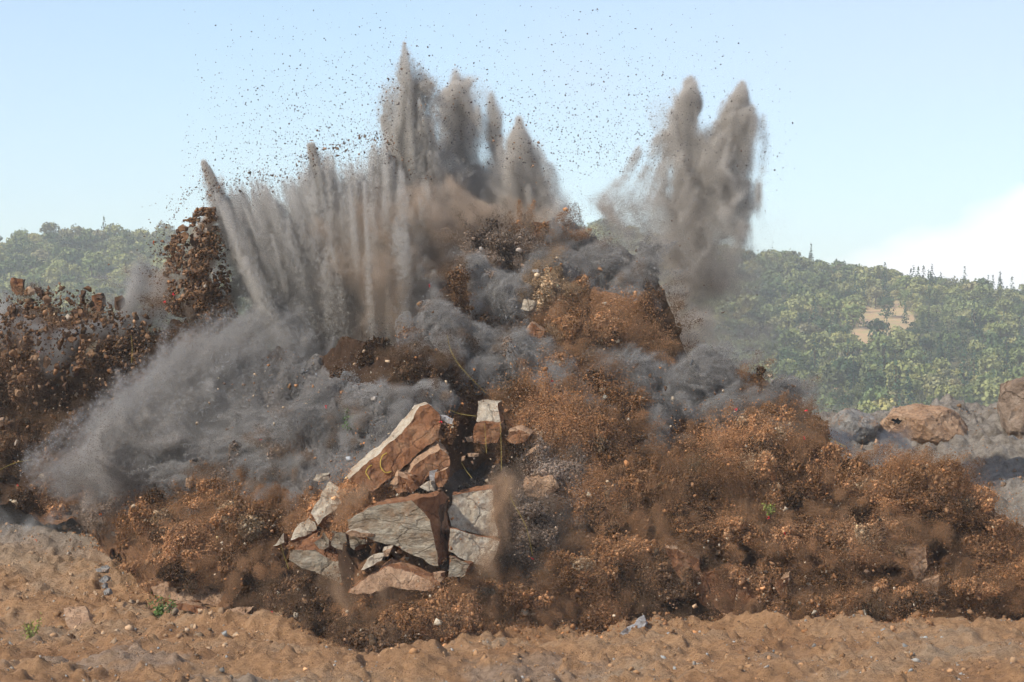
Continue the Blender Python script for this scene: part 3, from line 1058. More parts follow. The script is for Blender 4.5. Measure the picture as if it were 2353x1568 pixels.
groups = {'brown': ([], [], []), 'grey': ([], [], [])}
for i, (c0, R, ty) in enumerate(LUMPS):
    t = lump_grains(c0, R, ty, (i * 37) % 997, DUSTY[i])
    if t is None: continue
    g_ = groups['grey' if ty == 'G' else 'brown']
    k_ = open_caves(t[0])
    t = (t[0], t[1], t[2] * (LTONE[i] if ty != 'G' else .5 + .5 * LTONE[i]))
    for a_, b_ in zip(g_, t): a_.append(b_[k_])
dust('flying_soil', *groups['brown'], 'loose brown soil bursting up and rolling over the whole mound', 'soil')
dust('settled_dust', *groups['grey'], 'fine grey grains lying in the folds between the brown soil', 'dust')


def fibres(cx, cy, rx, ry, push):
    """combed strands of dust pouring over a dome"""
    Y0 = float(Ym(cx, cy)) - push * 0.45; k = Y0 / F
    R = np.array([rx * k, 0.36 * (rx + ry) * k, ry * k])
    c0 = P(cx, cy, Y0)
    pole = -flow(c0) * .8 + np.array([0, -.55, .45]); pole /= np.linalg.norm(pole)
    u = np.cross(pole, [.2, .9, .1]); u /= np.linalg.norm(u); w = np.cross(pole, u)
    nf = int(PI * rx * ry / 38)
    P_, R_, C_ = [], [], []
    sd = int(cx * 3 + cy) % 811
    for j in range(nf):
        phi = rng.uniform(0, 2 * PI); t0 = rng.uniform(0, .9); t1 = t0 + rng.uniform(.25, 1.0)
        n = int(rng.uniform(60, 200))
        t = t0 + (t1 - t0) * rng.random(n) ** .8
        ph = phi + .25 * np.sin(t * 3 + j) + .10 * np.sin(t * 9 + j * 2.1)
        d = np.cos(t)[:, None] * pole + np.sin(t)[:, None] * (np.cos(ph)[:, None] * u + np.sin(ph)[:, None] * w)
        r = .80 + .34 * billow(d * R * 1.1 + sd, 3, sd) + .12 * fbm(d * 1.5 + sd, 2, sd + 3) + rng.normal() * .06
        tail = rng.random() < .28
        p = c0 + d * R * (r + (t - t0) * (.5 if tail else .05))[:, None] + rng.normal(size=(n, 3)) * rng.uniform(.025, .10)
        P_.append(p); R_.append(PX * .25 * np.exp(rng.normal(0, .22, n))); C_.append(shade(PAL['G'] * rng.choice([.45, .8, 1.1, 1.6]), n, .15))
    return P_, R_, C_


for (x0, x1, y0_, y1_, lab) in ((0, 400, 600, 900, 'grey dust puffs behind the dark left burst'), (400, 830, 900, 1150, 'grey dust combed over the rubble slope left of the painted beam'), (830, 1060, 700, 1000, 'grey dust domes right above the painted beam'),
                                (1000, 1300, 560, 900, 'grey dust domes below the crest in the middle of the blast'), (1240, 1530, 530, 720, 'grey dust domes on the crest left of the twin plume'), (1260, 1560, 820, 1200, 'grey dust pouring between the brown bursts right of the middle'),
                                (1560, 1900, 800, 1020, 'grey dust domes on the right shoulder below the twin plume')):
    acc = ([], [], [])
    for b_ in BLOBS:
        if b_[4] == 'G' and not b_[0] in DONE and x0 <= b_[0] < x1 and y0_ <= b_[1] < y1_:
            DONE.add(b_[0])
            for a_, q_ in zip(acc, fibres(b_[0], b_[1], b_[2], b_[3], b_[5])): a_.extend(q_)
    if acc[0]:
        dust_cloud('billowing_dust', *acc, lab, 'dust', 'grey dust billows', AIR['blue'], vox=(.075, .15, .075), keep=.75, gain=.20, nblur=0)



# --- jets and plumes
def streak(b_, t_, wb, wt, n, col, rad=0.25, pw=1.0, bend=None, var=0.10, dens=None):
    """n grains along a thin jet from b_ to t_"""
    n = int(n * 1.3); rad = min(rad, 0.25)
    s = rng.beta(1.55, 1.25, n)
    w = (wb + (wt - wb) * s) * (1 - 0.55 * smooth(0.8, 1.0, s))
    o = rng.normal(size=(n, 3)) * w[:, None]
    p = b_ + (t_ - b_) * s[:, None] + o
    if bend is not None:
        p = p + bend * (s * s)[:, None]
    rr = PX * rad * np.exp(rng.normal(0, 0.22, n))
    return p, rr, shade(col, n, var, 0.03)


class Bag:
    def __init__(self): self.p, self.r, self.c = [], [], []

    def add(self, t):
        self.p.append(t[0]); self.r.append(t[1]); self.c.append(t[2])

    def out(self, name, label, cat='dust plume', group='dust plumes of the blast', air=None, **kw):
        if air is None: return dust(name, self.p, self.r, self.c, label, cat, group)
        return dust_cloud(name, self.p, self.r, self.c, label, cat, group, AIR[air], **kw)


def jets(bag, pts, m, col, Y, spread=.6, ln=(60, 170)):
    """thin streaks that run up through a plume"""
    pts = np.array(pts, float)
    for j in range(m):
        t = rng.random() * (len(pts) - 1.01); i = int(t); f = t - i
        x, y, w = pts[i] * (1 - f) + pts[i + 1] * f
        d = pts[i, :2] - pts[i + 1, :2]; d /= np.linalg.norm(d) + 1e-6
        L_ = min(rng.uniform(*ln), max(8, (y - pts[0, 1]) * rng.uniform(.6, 1.05) - 4))
        ox = rng.normal() * w * spread
        Yj = Y + rng.normal() * w * Y / F * .4
        wd = rng.uniform(.05, .16)
        bag.add(streak(P(x + ox, y, Yj), P(x + ox * .8 + d[0] * L_, y + d[1] * L_, Yj), wd * 1.4, wd * .5, int(rng.uniform(150, 450)), col * rng.uniform(.7, 1.2), .25, .8))


def spine(bag, pts, n, col, Y, thick=1.0, rad=0.24, nscale=0.5, cut=0.45, squash=0.8, var=0.10, stretch=(1, 1, 0.35), seed=1, widen=1.3, warp=1.05):
    """soft plume: grains spread round a line of (x, y, radius) in layout units, eaten away by noise"""
    pts = np.array(pts, float)
    L = np.r_[0, np.cumsum(np.hypot(*np.diff(pts[:, :2], axis=0).T))]
    wgt = pts[:, 2]
    n = int(n * 1.1); rad = min(rad, .3); cut = cut - 0.10; pts[:, 2] *= widen
    m_ = int(n * 2.2)
    # choose positions along the line in proportion to the width
    tt = np.linspace(0, L[-1], 200)
    ww = np.interp(tt, L, wgt)
    cdf = np.cumsum(ww); cdf /= cdf[-1]
    s = np.interp(rng.random(m_), cdf, tt)
    x = np.interp(s, L, pts[:, 0]); y = np.interp(s, L, pts[:, 1]); w = np.interp(s, L, wgt)
    g = rng.normal(size=(m_, 3)) * 0.50
    g = np.where(np.abs(g) > 1.5, g * 0.6, g)
    x = x + g[:, 0] * w; y = y + g[:, 1] * w * squash
    k = Y / F
    p = P(x, y, np.full(m_, Y)) + np.stack([0 * x, g[:, 2] * w * k * thick, 0 * x], -1)
    wq = p * np.array([.95, .6, .42])
    wk = (w * k * warp).astype(np.float32)[:, None]
    p = p + wk * np.stack([fbm(wq, 3, seed + 7), fbm(wq + 31, 2, seed + 8), fbm(wq + 67, 3, seed + 9)], -1)
    q = p * nscale * np.array(stretch)
    nn = fbm(q, 4, seed) * 0.5 + 0.5
    r2 = (g ** 2).sum(1) / 0.50 ** 2 / 3
    keep_ = rng.random(m_) < smooth(cut - 0.25, cut + 0.25, nn - 0.12 * (r2 - 1))
    p = p[keep_][:n]
    k_ = len(p)
    bag.add((p, PX * rad * np.exp(rng.normal(0, 0.22, k_)), shade(col, k_, var, 0.03)))


GREY = np.array([0.430, 0.412, 0.385])
PALE = np.array([0.520, 0.495, 0.450])
BGREY = np.array([0.290, 0.295, 0.310])
WARM = np.array([0.520, 0.475, 0.420])

# the big streaked fan on the left
fan = Bag()
FT = np.array([(467, 378), (478, 430), (500, 440), (545, 415), (590, 402), (630, 430), (690, 372), (730, 352), (780, 345), (830, 322), (880, 320), (905, 345), (950, 400), (1000, 430)], float)
FB = np.array([(640, 760), (650, 775), (655, 780), (680, 800), (700, 815), (730, 820), (770, 820), (800, 820), (830, 810), (860, 790), (890, 780), (920, 770), (970, 740), (1010, 720)], float)
aa = np.linspace(0, 1, len(FT))
for i in range(760):
    a_ = rng.random()
    tx, ty = np.interp(a_, aa, FT[:, 0]), np.interp(a_, aa, FT[:, 1])
    bx, by = np.interp(a_, aa, FB[:, 0]), np.interp(a_, aa, FB[:, 1])
    ln = rng.beta(2.8, 0.8) if i % 4 else rng.uniform(0.35, 0.8)
    s0 = rng.uniform(-0.3, 0.12)
    ex, ey = bx + (tx - bx) * ln, by + (ty - by) * ln
    bx, by = bx + (tx - bx) * s0 + rng.normal() * 6, by + (ty - by) * s0
    Yb = 127 + rng.normal() * 1.8; Yt = Yb - 1.0 + rng.normal() * 2.0
    pale = rng.random()
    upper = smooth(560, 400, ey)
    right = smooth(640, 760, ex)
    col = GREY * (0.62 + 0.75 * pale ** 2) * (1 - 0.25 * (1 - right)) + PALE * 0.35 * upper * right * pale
    w = rng.uniform(0.07, 0.30)
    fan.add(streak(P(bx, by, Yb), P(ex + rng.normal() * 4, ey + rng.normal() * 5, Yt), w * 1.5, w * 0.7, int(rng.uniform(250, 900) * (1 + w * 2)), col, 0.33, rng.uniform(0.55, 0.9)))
fan_soft = [(640, 760, 50), (600, 650, 70), (560, 520, 60), (520, 450, 28)]
spine(fan, fan_soft, 40000, GREY * 0.85, 127.8, 0.5, cut=0.30, seed=3)
spine(fan, [(800, 800, 80), (770, 650, 85), (740, 500, 75), (740, 420, 35)], 50000, GREY * 0.8, 128.0, 0.5, cut=0.30, seed=4)
spine(fan, [(900, 760, 80), (900, 620, 80), (900, 480, 75), (890, 390, 50)], 50000, GREY * 0.95, 128.5, 0.5, cut=0.30, seed=5)
for (tx, ty, bx, by) in ((712, 332, 740, 470), (718, 330, 742, 470), (468, 372, 520, 500), (470, 372, 525, 510), (474, 384, 530, 520)):
    for j in range(3):
        fan.add(streak(P(bx + rng.normal() * 4, by, 125.5), P(tx + rng.normal() * 3, ty, 125.5), 0.12, 0.07, 1300, GREY * 0.9, 0.33, 0.8))
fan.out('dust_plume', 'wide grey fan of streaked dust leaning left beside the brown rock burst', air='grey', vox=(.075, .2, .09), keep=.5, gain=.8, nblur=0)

dk = Bag()  # darker dust added in place of the self-shadow missing at the fan's root
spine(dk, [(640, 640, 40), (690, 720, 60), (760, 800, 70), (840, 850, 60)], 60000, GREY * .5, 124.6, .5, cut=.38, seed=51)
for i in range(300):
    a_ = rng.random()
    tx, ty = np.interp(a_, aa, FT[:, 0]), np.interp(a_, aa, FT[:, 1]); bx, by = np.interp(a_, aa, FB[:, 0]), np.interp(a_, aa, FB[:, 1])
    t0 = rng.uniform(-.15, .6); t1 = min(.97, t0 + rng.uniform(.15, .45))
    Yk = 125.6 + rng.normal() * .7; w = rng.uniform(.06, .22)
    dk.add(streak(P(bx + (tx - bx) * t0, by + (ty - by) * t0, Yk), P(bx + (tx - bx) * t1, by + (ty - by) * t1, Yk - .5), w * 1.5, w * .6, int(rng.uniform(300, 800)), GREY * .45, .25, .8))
dk.out('dust_plume', 'dust coloured dark as painted shade at the root of the grey fan', air='fan_shade', vox=(.085, .2, .1), keep=.4, nblur=0, gain=1.3)

# highest spire
sp = Bag()
spine(sp, [(929, 98, 3), (933, 150, 15), (940, 210, 34), (948, 290, 52), (960, 380, 62), (985, 480, 70), (1000, 560, 60)], 62000, WARM * 0.78, 127.0, 0.8, cut=0.36, stretch=(1, 1, 0.3), seed=8)
spine(sp, [(895, 210, 20), (892, 260, 28), (905, 320, 34), (930, 380, 40)], 15000, GREY * 0.9, 127.5, 0.8, cut=0.40, seed=9)
for i in range(150):
    a_ = rng.random()
    tx = np.interp(a_, [0, .2, .4, .6, .8, 1], [905, 922, 930, 940, 968, 992]) + rng.normal() * 3
    ty = np.interp(a_, [0, .2, .4, .6, .8, 1], [250, 150, 105, 150, 240, 280])
    bx = np.interp(a_, [0, 1], [915, 1012]) + rng.normal() * 6
    by = rng.uniform(380, 520)
    ln = rng.uniform(0.35, 1.0)
    col = (PALE if rng.random() < 0.45 else GREY * 0.75) * rng.uniform(0.75, 1.1)
    sp.add(streak(P(bx, by, 126 + rng.normal() * .7), P(bx + (tx - bx) * ln, by + (ty - by) * ln, 126 + rng.normal() * .5), rng.uniform(.08, .16), .06, int(rng.uniform(200, 500)), col, 0.33, 0.8))
sp.out('dust_plume', 'tallest pointed spire of grey dust with a streaked core', air='grey', vox=(.075, .2, .09), keep=.5, gain=.85, nblur=0)

p3 = Bag()
jets(p3, [(1046, 200, 10), (1048, 260, 30), (1060, 330, 40), (1055, 470, 50)], 90, WARM, 129.5)
spine(p3, [(1046, 160, 3), (1047, 195, 13), (1048, 240, 32), (1060, 310, 46), (1056, 390, 54), (1050, 470, 60), (1060, 560, 64)], 60000, WARM * 1.02, 130.0, 0.9, cut=0.20, seed=12)
p3.out('dust_plume', 'soft pale rounded plume just behind the tallest spire', air='warm')
p4 = Bag()
spine(p4, [(1130, 212, 3), (1130, 245, 10), (1130, 300, 13), (1133, 360, 14), (1130, 420, 26), (1120, 480, 44), (1115, 560, 56)], 30000, WARM * 0.92, 129.5, 0.9, cut=0.22, seed=13)
p4.out('dust_plume', 'thin faint upright column of dust between the rounded plume and the cone', air='warm')
p5 = Bag()
jets(p5, [(1192, 310, 5), (1200, 360, 18), (1212, 430, 34), (1222, 520, 44)], 90, WARM * .8, 127.0)
spine(p5, [(1191, 272, 2), (1195, 310, 10), (1204, 360, 28), (1212, 420, 40), (1220, 490, 50), (1225, 550, 56)], 52000, WARM * 0.80, 127.5, 0.9, cut=0.18, nscale=0.7, seed=14)
spine(p5, [(1040, 430, 50), (1110, 455, 55), (1180, 470, 55), (1240, 500, 40)], 80000, WARM * .85, 130.5, .8, cut=.22, seed=44)
p5.out('dust_plume', 'narrow pointed cone of grey dust above the middle of the mound', air='warm')
p6 = Bag()
jets(p6, [(1588, 200, 8), (1565, 290, 18), (1580, 380, 30), (1582, 520, 44)], 90, WARM * .9, 126.3)
spine(p6, [(1590, 182, 4), (1576, 225, 20), (1560, 270, 26), (1562, 330, 24)], 18000, WARM * 0.98, 127.0, 0.9, cut=0.24, seed=15)
spine(p6, [(1563, 275, 6), (1570, 310, 13), (1582, 370, 30), (1585, 440, 44), (1580, 520, 52), (1585, 600, 56)], 52000, WARM * 0.86, 126.5, 0.9, cut=0.24, seed=16)
jets(p6, [(1560, 300, 30), (1530, 420, 60), (1500, 520, 80)], 50, WARM * .9, 126.8, 1.0, (40, 150))
p6.out('dust_plume', 'left horn of the twin plume on the right of the blast', air='warm', keep=.3, gain=.6)
p7 = Bag()
jets(p7, [(1702, 210, 5), (1682, 290, 24), (1672, 380, 40), (1640, 520, 46)], 110, WARM * .9, 126.3)
spine(p7, [(1706, 190, 3), (1696, 235, 14), (1680, 285, 28), (1676, 335, 38), (1666, 400, 48), (1648, 470, 52), (1632, 540, 54), (1615, 610, 58)], 90000, WARM * 0.86, 126.5, 0.9, cut=0.24, seed=17)
jets(p7, [(1705, 250, 14), (1690, 330, 40), (1660, 430, 60), (1620, 560, 70)], 70, GREY * .6, 126.0, .9, (40, 150))
spine(p7, [(1610, 380, 24), (1625, 450, 46), (1620, 540, 60)], 22000, WARM * .8, 126.8, .8, cut=.3, seed=47)
p7.out('dust_plume', 'right horn of the twin plume, leaning out over the wooded hill', air='warm', keep=.3, gain=.6)
p8 = Bag()
spine(p8, [(1420, 500, 40), (1490, 520, 70), (1560, 570, 95), (1610, 640, 95), (1610, 740, 85), (1600, 800, 60)], 120000, WARM * 0.72, 128.0, 0.7, cut=0.32, seed=18)
spine(p8, [(1590, 820, 50), (1620, 760, 40), (1655, 720, 10)], 9000, BGREY, 126.0, 0.7, cut=0.4, seed=19)
p8.out('dust_haze', 'thin brown-grey haze hanging below the twin plume', 'dust', air='haze', keep=.2, gain=.42)
# brown dome in front of the fan
p9 = Bag()
spine(p9, [(930, 470, 40), (925, 540, 75), (920, 620, 85), (930, 700, 80), (960, 780, 80)], 120000, np.array([.290, .205, .145]), 123.2, 0.7, cut=0.26, nscale=0.35, stretch=(1, 1, .8), rad=.24, var=.2, seed=21)
spine(p9, [(1060, 520, 60), (1120, 545, 60), (1200, 560, 50)], 36000, np.array([.290, .215, .155]), 125.0, 0.8, cut=0.30, seed=22, var=.2)
p9.out('dust_plume', 'rounded brown dust dome in front of the grey fan', air='umber')
# low apron sweeping down to the left
ap = Bag()
for i in range(420):
    a_ = rng.random()
    ux_, uy_ = np.interp(a_, [0, .3, .6, 1], [575, 600, 660, 760]), np.interp(a_, [0, .3, .6, 1], [690, 760, 850, 900])
    lx, ly = np.interp(a_, [0, .3, .6, 1], [90, 200, 300, 520]), np.interp(a_, [0, .3, .6, 1], [1110, 1140, 1120, 1030])
    s0, s1 = np.sort(rng.random(2))
    if s1 - s0 < 0.2: s1 = min(1, s0 + 0.3)
    col = BGREY * rng.uniform(0.72, 1.35) if rng.random() < 0.75 else np.array([.19, .14, .105])
    w = rng.uniform(0.10, 0.42)
    jx_, jy_ = rng.normal() * 26, rng.normal() * 22
    ux_ += jx_; lx += jx_ + rng.normal() * 30; uy_ += jy_; ly += jy_
    A_ = P(ux_ + (lx - ux_) * s0, uy_ + (ly - uy_) * s0, 121.5 + rng.normal() * .8)
    B_ = P(ux_ + (lx - ux_) * s1 + rng.normal() * 10, uy_ + (ly - uy_) * s1 + rng.normal() * 10, 121.5 + rng.normal() * .8)
    ap.add(streak(A_, B_, w, w * 1.2, int(rng.uniform(300, 800)), col, 0.34, 1.0))
for i in range(70):      # upright wisps within it
    bx, by = rng.uniform(200, 760), 0
    by = np.interp(bx, [200, 360, 720], [1090, 960, 900]) + rng.normal() * 50
    h_ = rng.uniform(30, 120)
    ap.add(streak(P(bx, by, 120.8), P(bx + rng.normal() * 14 + 8, by - h_, 120.8), .26, .14, int(rng.uniform(100, 300)), BGREY * rng.uniform(.9, 1.4), .33, .7))
spine(ap, [(640, 720, 40), (600, 780, 60), (520, 840, 50), (420, 920, 40)], 26000, BGREY * .8, 123.0, .6, cut=.40, nscale=.4, seed=24)
spine(ap, [(700, 800, 70), (600, 850, 70), (480, 900, 70), (330, 1000, 60), (200, 1100, 40)], 55000, BGREY * 0.9, 122.5, 0.6, cut=.45, stretch=(1, 1, 1), nscale=.4, seed=25)
spine(ap, [(400, 960, 60), (300, 1050, 50), (270, 1110, 30)], 22000, np.array([.20, .155, .12]), 120.5, 0.6, cut=.45, stretch=(1, 1, 1), nscale=.6, rad=.42, var=.3, seed=26)
ap.out('dust_apron', 'grey dust curtain sweeping down to the left over the dark soil', 'dust', air='blue', vox=(.09, .2, .09), keep=.35, nblur=0, gain=.5)
ld = Bag()
spine(ld, [(-60, 1195, 26), (40, 1203, 30), (130, 1208, 26), (220, 1200, 20), (290, 1175, 14)], 5000, np.array([.46, .45, .44]), 127.8, 2.6, cut=.42, stretch=(.5, .5, 2), squash=.6, seed=28, warp=1.2)
ld.out('ground_dust', 'whitish dust creeping over the ground at the left edge', 'dust', air='white', gain=.35)
rs = Bag()
spine(rs, [(1880, 1010, 30), (1960, 1020, 50), (2040, 1010, 40)], 7000, BGREY * 1.35, 132.0, .6, cut=.5, seed=29, squash=.45)
spine(rs, [(1800, 900, 20), (1830, 930, 36), (1850, 950, 26)], 9000, BGREY * 1.1, 124.0, .6, cut=.4, seed=30)
rs.out('ground_dust', 'blue-grey dust spilling over the slope below the orange-brown boulder', 'dust', air='blue')
print('grains', NPTS)

# ------------------------------------------------------------------ stones
def hull(seed, flat=1.0, npt=13):
    r = np.random.default_rng(seed)
    bm = bmesh.new()
    d = r.normal(size=(npt, 3)); d /= np.linalg.norm(d, axis=1)[:, None]
    d *= r.uniform(0.75, 1.05, (npt, 1))
    for q in d * [1, r.uniform(.6, .95), flat]: bm.verts.new(q)
    bmesh.ops.convex_hull(bm, input=bm.verts)
    bmesh.ops.delete(bm, geom=[v_ for v_ in bm.verts if not v_.link_faces], context='VERTS')
    bmesh.ops.triangulate(bm, faces=bm.faces)
    bmesh.ops.recalc_face_normals(bm, faces=bm.faces)
    bm.verts.index_update()
    vs = np.array([v_.co[:] for v_ in bm.verts]); fs = np.array([[v_.index for v_ in f_.verts] for f_ in bm.faces])
    bm.free()
    return vs, fs


HULLS = [hull(300 + i, f_, 12) for i, f_ in enumerate((.9, .8, .7, .6, .5, .45, .85, .75, .65, .4))]


def rand_rot(n, r):
    q = r.normal(size=(n, 4)); q /= np.linalg.norm(q, axis=1)[:, None]
    w, x, y, z = q.T
    return np.stack([np.stack([1 - 2 * (y * y + z * z), 2 * (x * y - z * w), 2 * (x * z + y * w)], -1),
                     np.stack([2 * (x * y + z * w), 1 - 2 * (x * x + z * z), 2 * (y * z - x * w)], -1),
                     np.stack([2 * (x * z - y * w), 2 * (y * z + x * w), 1 - 2 * (x * x + y * y)], -1)], 1)


def stones(name, pos, size, col, label, cat, kind='stuff'):
    """many small angular stones as one body of stuff"""
    vs, fs, cs, k = [], [], [], 0
    idx = rng.integers(0, len(HULLS), len(pos))
    for h_ in range(len(HULLS)):
        m_ = idx == h_
        c_ = int(m_.sum())
        if not c_: continue
        hv_, hf_ = HULLS[h_]
        R_ = rand_rot(c_, rng)
        v_ = np.einsum('nij,kj->nki', R_, hv_) * size[m_][:, None, None] + pos[m_][:, None]
        vs.append(v_.reshape(-1, 3))
        fs.append((hf_[None] + (k + np.arange(c_) * len(hv_))[:, None, None]).reshape(-1, 3))
        cs.append(np.repeat(col[m_], len(hv_), 0))
        k += c_ * len(hv_)
    me = mesh_np(name, np.concatenate(vs), np.concatenate(fs), 3)
    set_tone(me, np.concatenate(cs))
    me.materials.append(M['grain'])
    return tag(link(name, me), label, cat, None, kind)


# clods carried in the soil
CP, CS, CC = [], [], []
for i, (c0, R, ty) in enumerate(LUMPS):
    dn = {'G': .022, 'D': .12, 'S': .07, 'B': .12, 'O': .09, 'T': .06}[ty]
    n = rng.poisson(PI * R[0] * R[2] / PX ** 2 * dn * (.6 if DUSTY[i] else 1))
    if n < 1: continue
    d, r = lump_surface(c0, R, n, (i * 37) % 997, ty != 'G')
    CP.append(c0 + d * R * (r + rng.exponential(0.08, n) - .03)[:, None])
    CS.append(PX * np.clip(np.exp(rng.normal(-0.50, .78, n)), .25, 4.5) * (1.25 if ty == 'D' else 1))
    base = (PAL['B'] if rng.random() < .5 else PAL['G'] * .8) if ty == 'G' else PAL[ty] * 1.12
    c_ = shade(base * (.35 + .65 * LTONE[i]), n, .45, .08)
    pl = rng.random(n) < .045
    c_[pl] = shade(np.array([.42, .34, .24]), int(pl.sum()), .15)
    CC.append(c_)
CP, CS, CC = np.concatenate(CP), np.concatenate(CS), np.concatenate(CC)
k_ = open_caves(CP)
stones('soil_clods', CP[k_], CS[k_], CC[k_], 'brown clods and pebbles carried along in the bursting soil', 'soil')

n = 2600
x = rng.uniform(20, 2330, n); t_ = rng.random(n) ** .8
y = np.interp(x, CX, CY) + (np.interp(x, TX, TY) - np.interp(x, CX, CY)) * (t_ * .95 + .02)
Yt = Ym(x, y) - .6 - rng.exponential(.9, n)
c_ = np.where((rng.random(n) < .3)[:, None], np.array([.40, .30, .20]), np.where((rng.random(n) < .5)[:, None], np.array([.30, .15, .07]), np.array([.16, .10, .065])))
stones('tumbling_stones', P(x, y, Yt), PX * np.clip(np.exp(rng.normal(.28, .45, n)), .6, 3.6), shade(c_, n, .25), 'small rusty and tan stones tumbling in front of the whole mound', 'stones')
# clods spilled in front of the toe
n = 9000
x = rng.uniform(150, 2380, n)
Yt = np.interp(x, DX, DY) - rng.exponential(1.5, n) + 1.0
xx = (x - 1176.5) / F * Yt
ok = fbm(np.stack([xx * .5, Yt * .5, 0 * xx], -1), 3, 63) > -.1 - .3 * np.exp(-((x - 900) / 250.0) ** 2)
xx, Yt = xx[ok], Yt[ok]; n = len(xx)
zz = zground(xx, Yt) + zrough(xx, Yt)
stones('spilled_clods', np.stack([xx, Yt, zz + .02], -1), PX * np.clip(np.exp(rng.normal(.0, .6, n)), .4, 5), shade(PAL['B'] * .95, n, .3, .06), 'brown clods spilled along the foot of the mound', 'soil')

# dark bits riding on the ragged tops of the fan and the spires
n = 1500
a_ = rng.random(n)
x = np.interp(a_, aa, FT[:, 0]) + rng.normal(size=n) * 9; y = np.interp(a_, aa, FT[:, 1]) + rng.exponential(26, n) - 16
x2 = rng.uniform(860, 1270, 700); y2 = np.interp(x2, [860, 930, 1000, 1050, 1130, 1190, 1270], [330, 150, 300, 230, 280, 320, 480]) + rng.normal(size=700) * 60
x = np.r_[x, x2]; y = np.r_[y, y2]; n = len(x)
stones('crest_grit', P(x, y, 124.2 + rng.normal(size=n) * 1.0), PX * np.clip(np.exp(rng.normal(-.45, .5, n)), .25, 2.4), shade(np.where((rng.random(n) < .5)[:, None], np.array([.09, .065, .05]), np.array([.20, .13, .085])), n, .3), 'dark bits of soil riding on the ragged tops of the plumes', 'grit')

# pebbles on the ground
n = 17000
x = rng.uniform(-32, 32, n); y = 82 + 68 * rng.random(n) ** 1.3
z = zground(x, y) + zrough(x, y)
gcol = np.where((rng.random(n) < .2)[:, None], np.array([.26, .235, .20]), np.array([.30, .175, .090]))
stones('ground_stones', np.stack([x, y, z], -1), PX * np.clip(np.exp(rng.normal(-.1, .6, n)), .4, 5), shade(gcol, n, .22), 'pebbles strewn over the bare dirt in front of and beside the blast', 'stones')

n = 5200
x = np.concatenate([rng.uniform(13, 34, n // 2), rng.uniform(-32, -10, n // 2)]); y = np.concatenate([rng.uniform(118, 150, n // 2), rng.uniform(92, 130, n // 2)])
z = zground(x, y) + zrough(x, y)
ok = fbm(np.stack([x, y, z], -1) * .35, 3, 55) > -.05
x, y, z = x[ok], y[ok], z[ok]; n = len(x)
gcol = np.where((x > 0)[:, None], np.where((rng.random(n) < .4)[:, None], np.array([.26, .165, .10]), np.array([.27, .245, .21])), np.array([.30, .20, .12]))
stones('slope_rubble', np.stack([x, y, z], -1), PX * np.clip(np.exp(rng.normal(.45, .6, n)), .5, 7), shade(gcol, n, .3), 'loose rubble lying on the grey slope at right and the dirt at left', 'rubble')

# fine debris sprayed into the sky
n = 6400
x = np.concatenate([rng.normal(760, 190, n // 2), rng.normal(1400, 190, n // 2)])
y = 420 - rng.gamma(2.0, 75, n)
ok = (x > 410) & (x < 1830) & (y > 10)
x, y = x[ok], y[ok]
ang = 1.0
stones('sky_grit', P(x, y, 126 + rng.normal(size=len(x)) * 3), PX * np.clip(np.exp(rng.normal(-.68, .48, len(x))), .22, 1.3), shade(np.array([.07, .055, .050]), len(x), .3), 'fine dark grit sprayed into the sky over the plumes', 'grit')

# ------------------------------------------------------------------ layout of the detail views (for reading places off the photograph)
def r1(u, v): return (u * .3751, 294.1 + v * .3751)
def r2(u, v): return (352.9 + u * .41263, 58.8 + v * .41263)
def r3(u, v): return (1176.5 + u * .41263, 117.6 + v * .41263)
def r4(u, v): return (1529.4 + u * .3751, 529.4 + v * .3751)
def r5(u, v): return (705.9 + u * .3751, 823.5 + v * .3751)
def r6(u, v): return (u * .36246, 1000 + v * .36246)
def r7(u, v): return (1411.8 + u * .4, 1000 + v * .4)
def r8(u, v): return (882.4 + u * .3751, 470.6 + v * .3751)


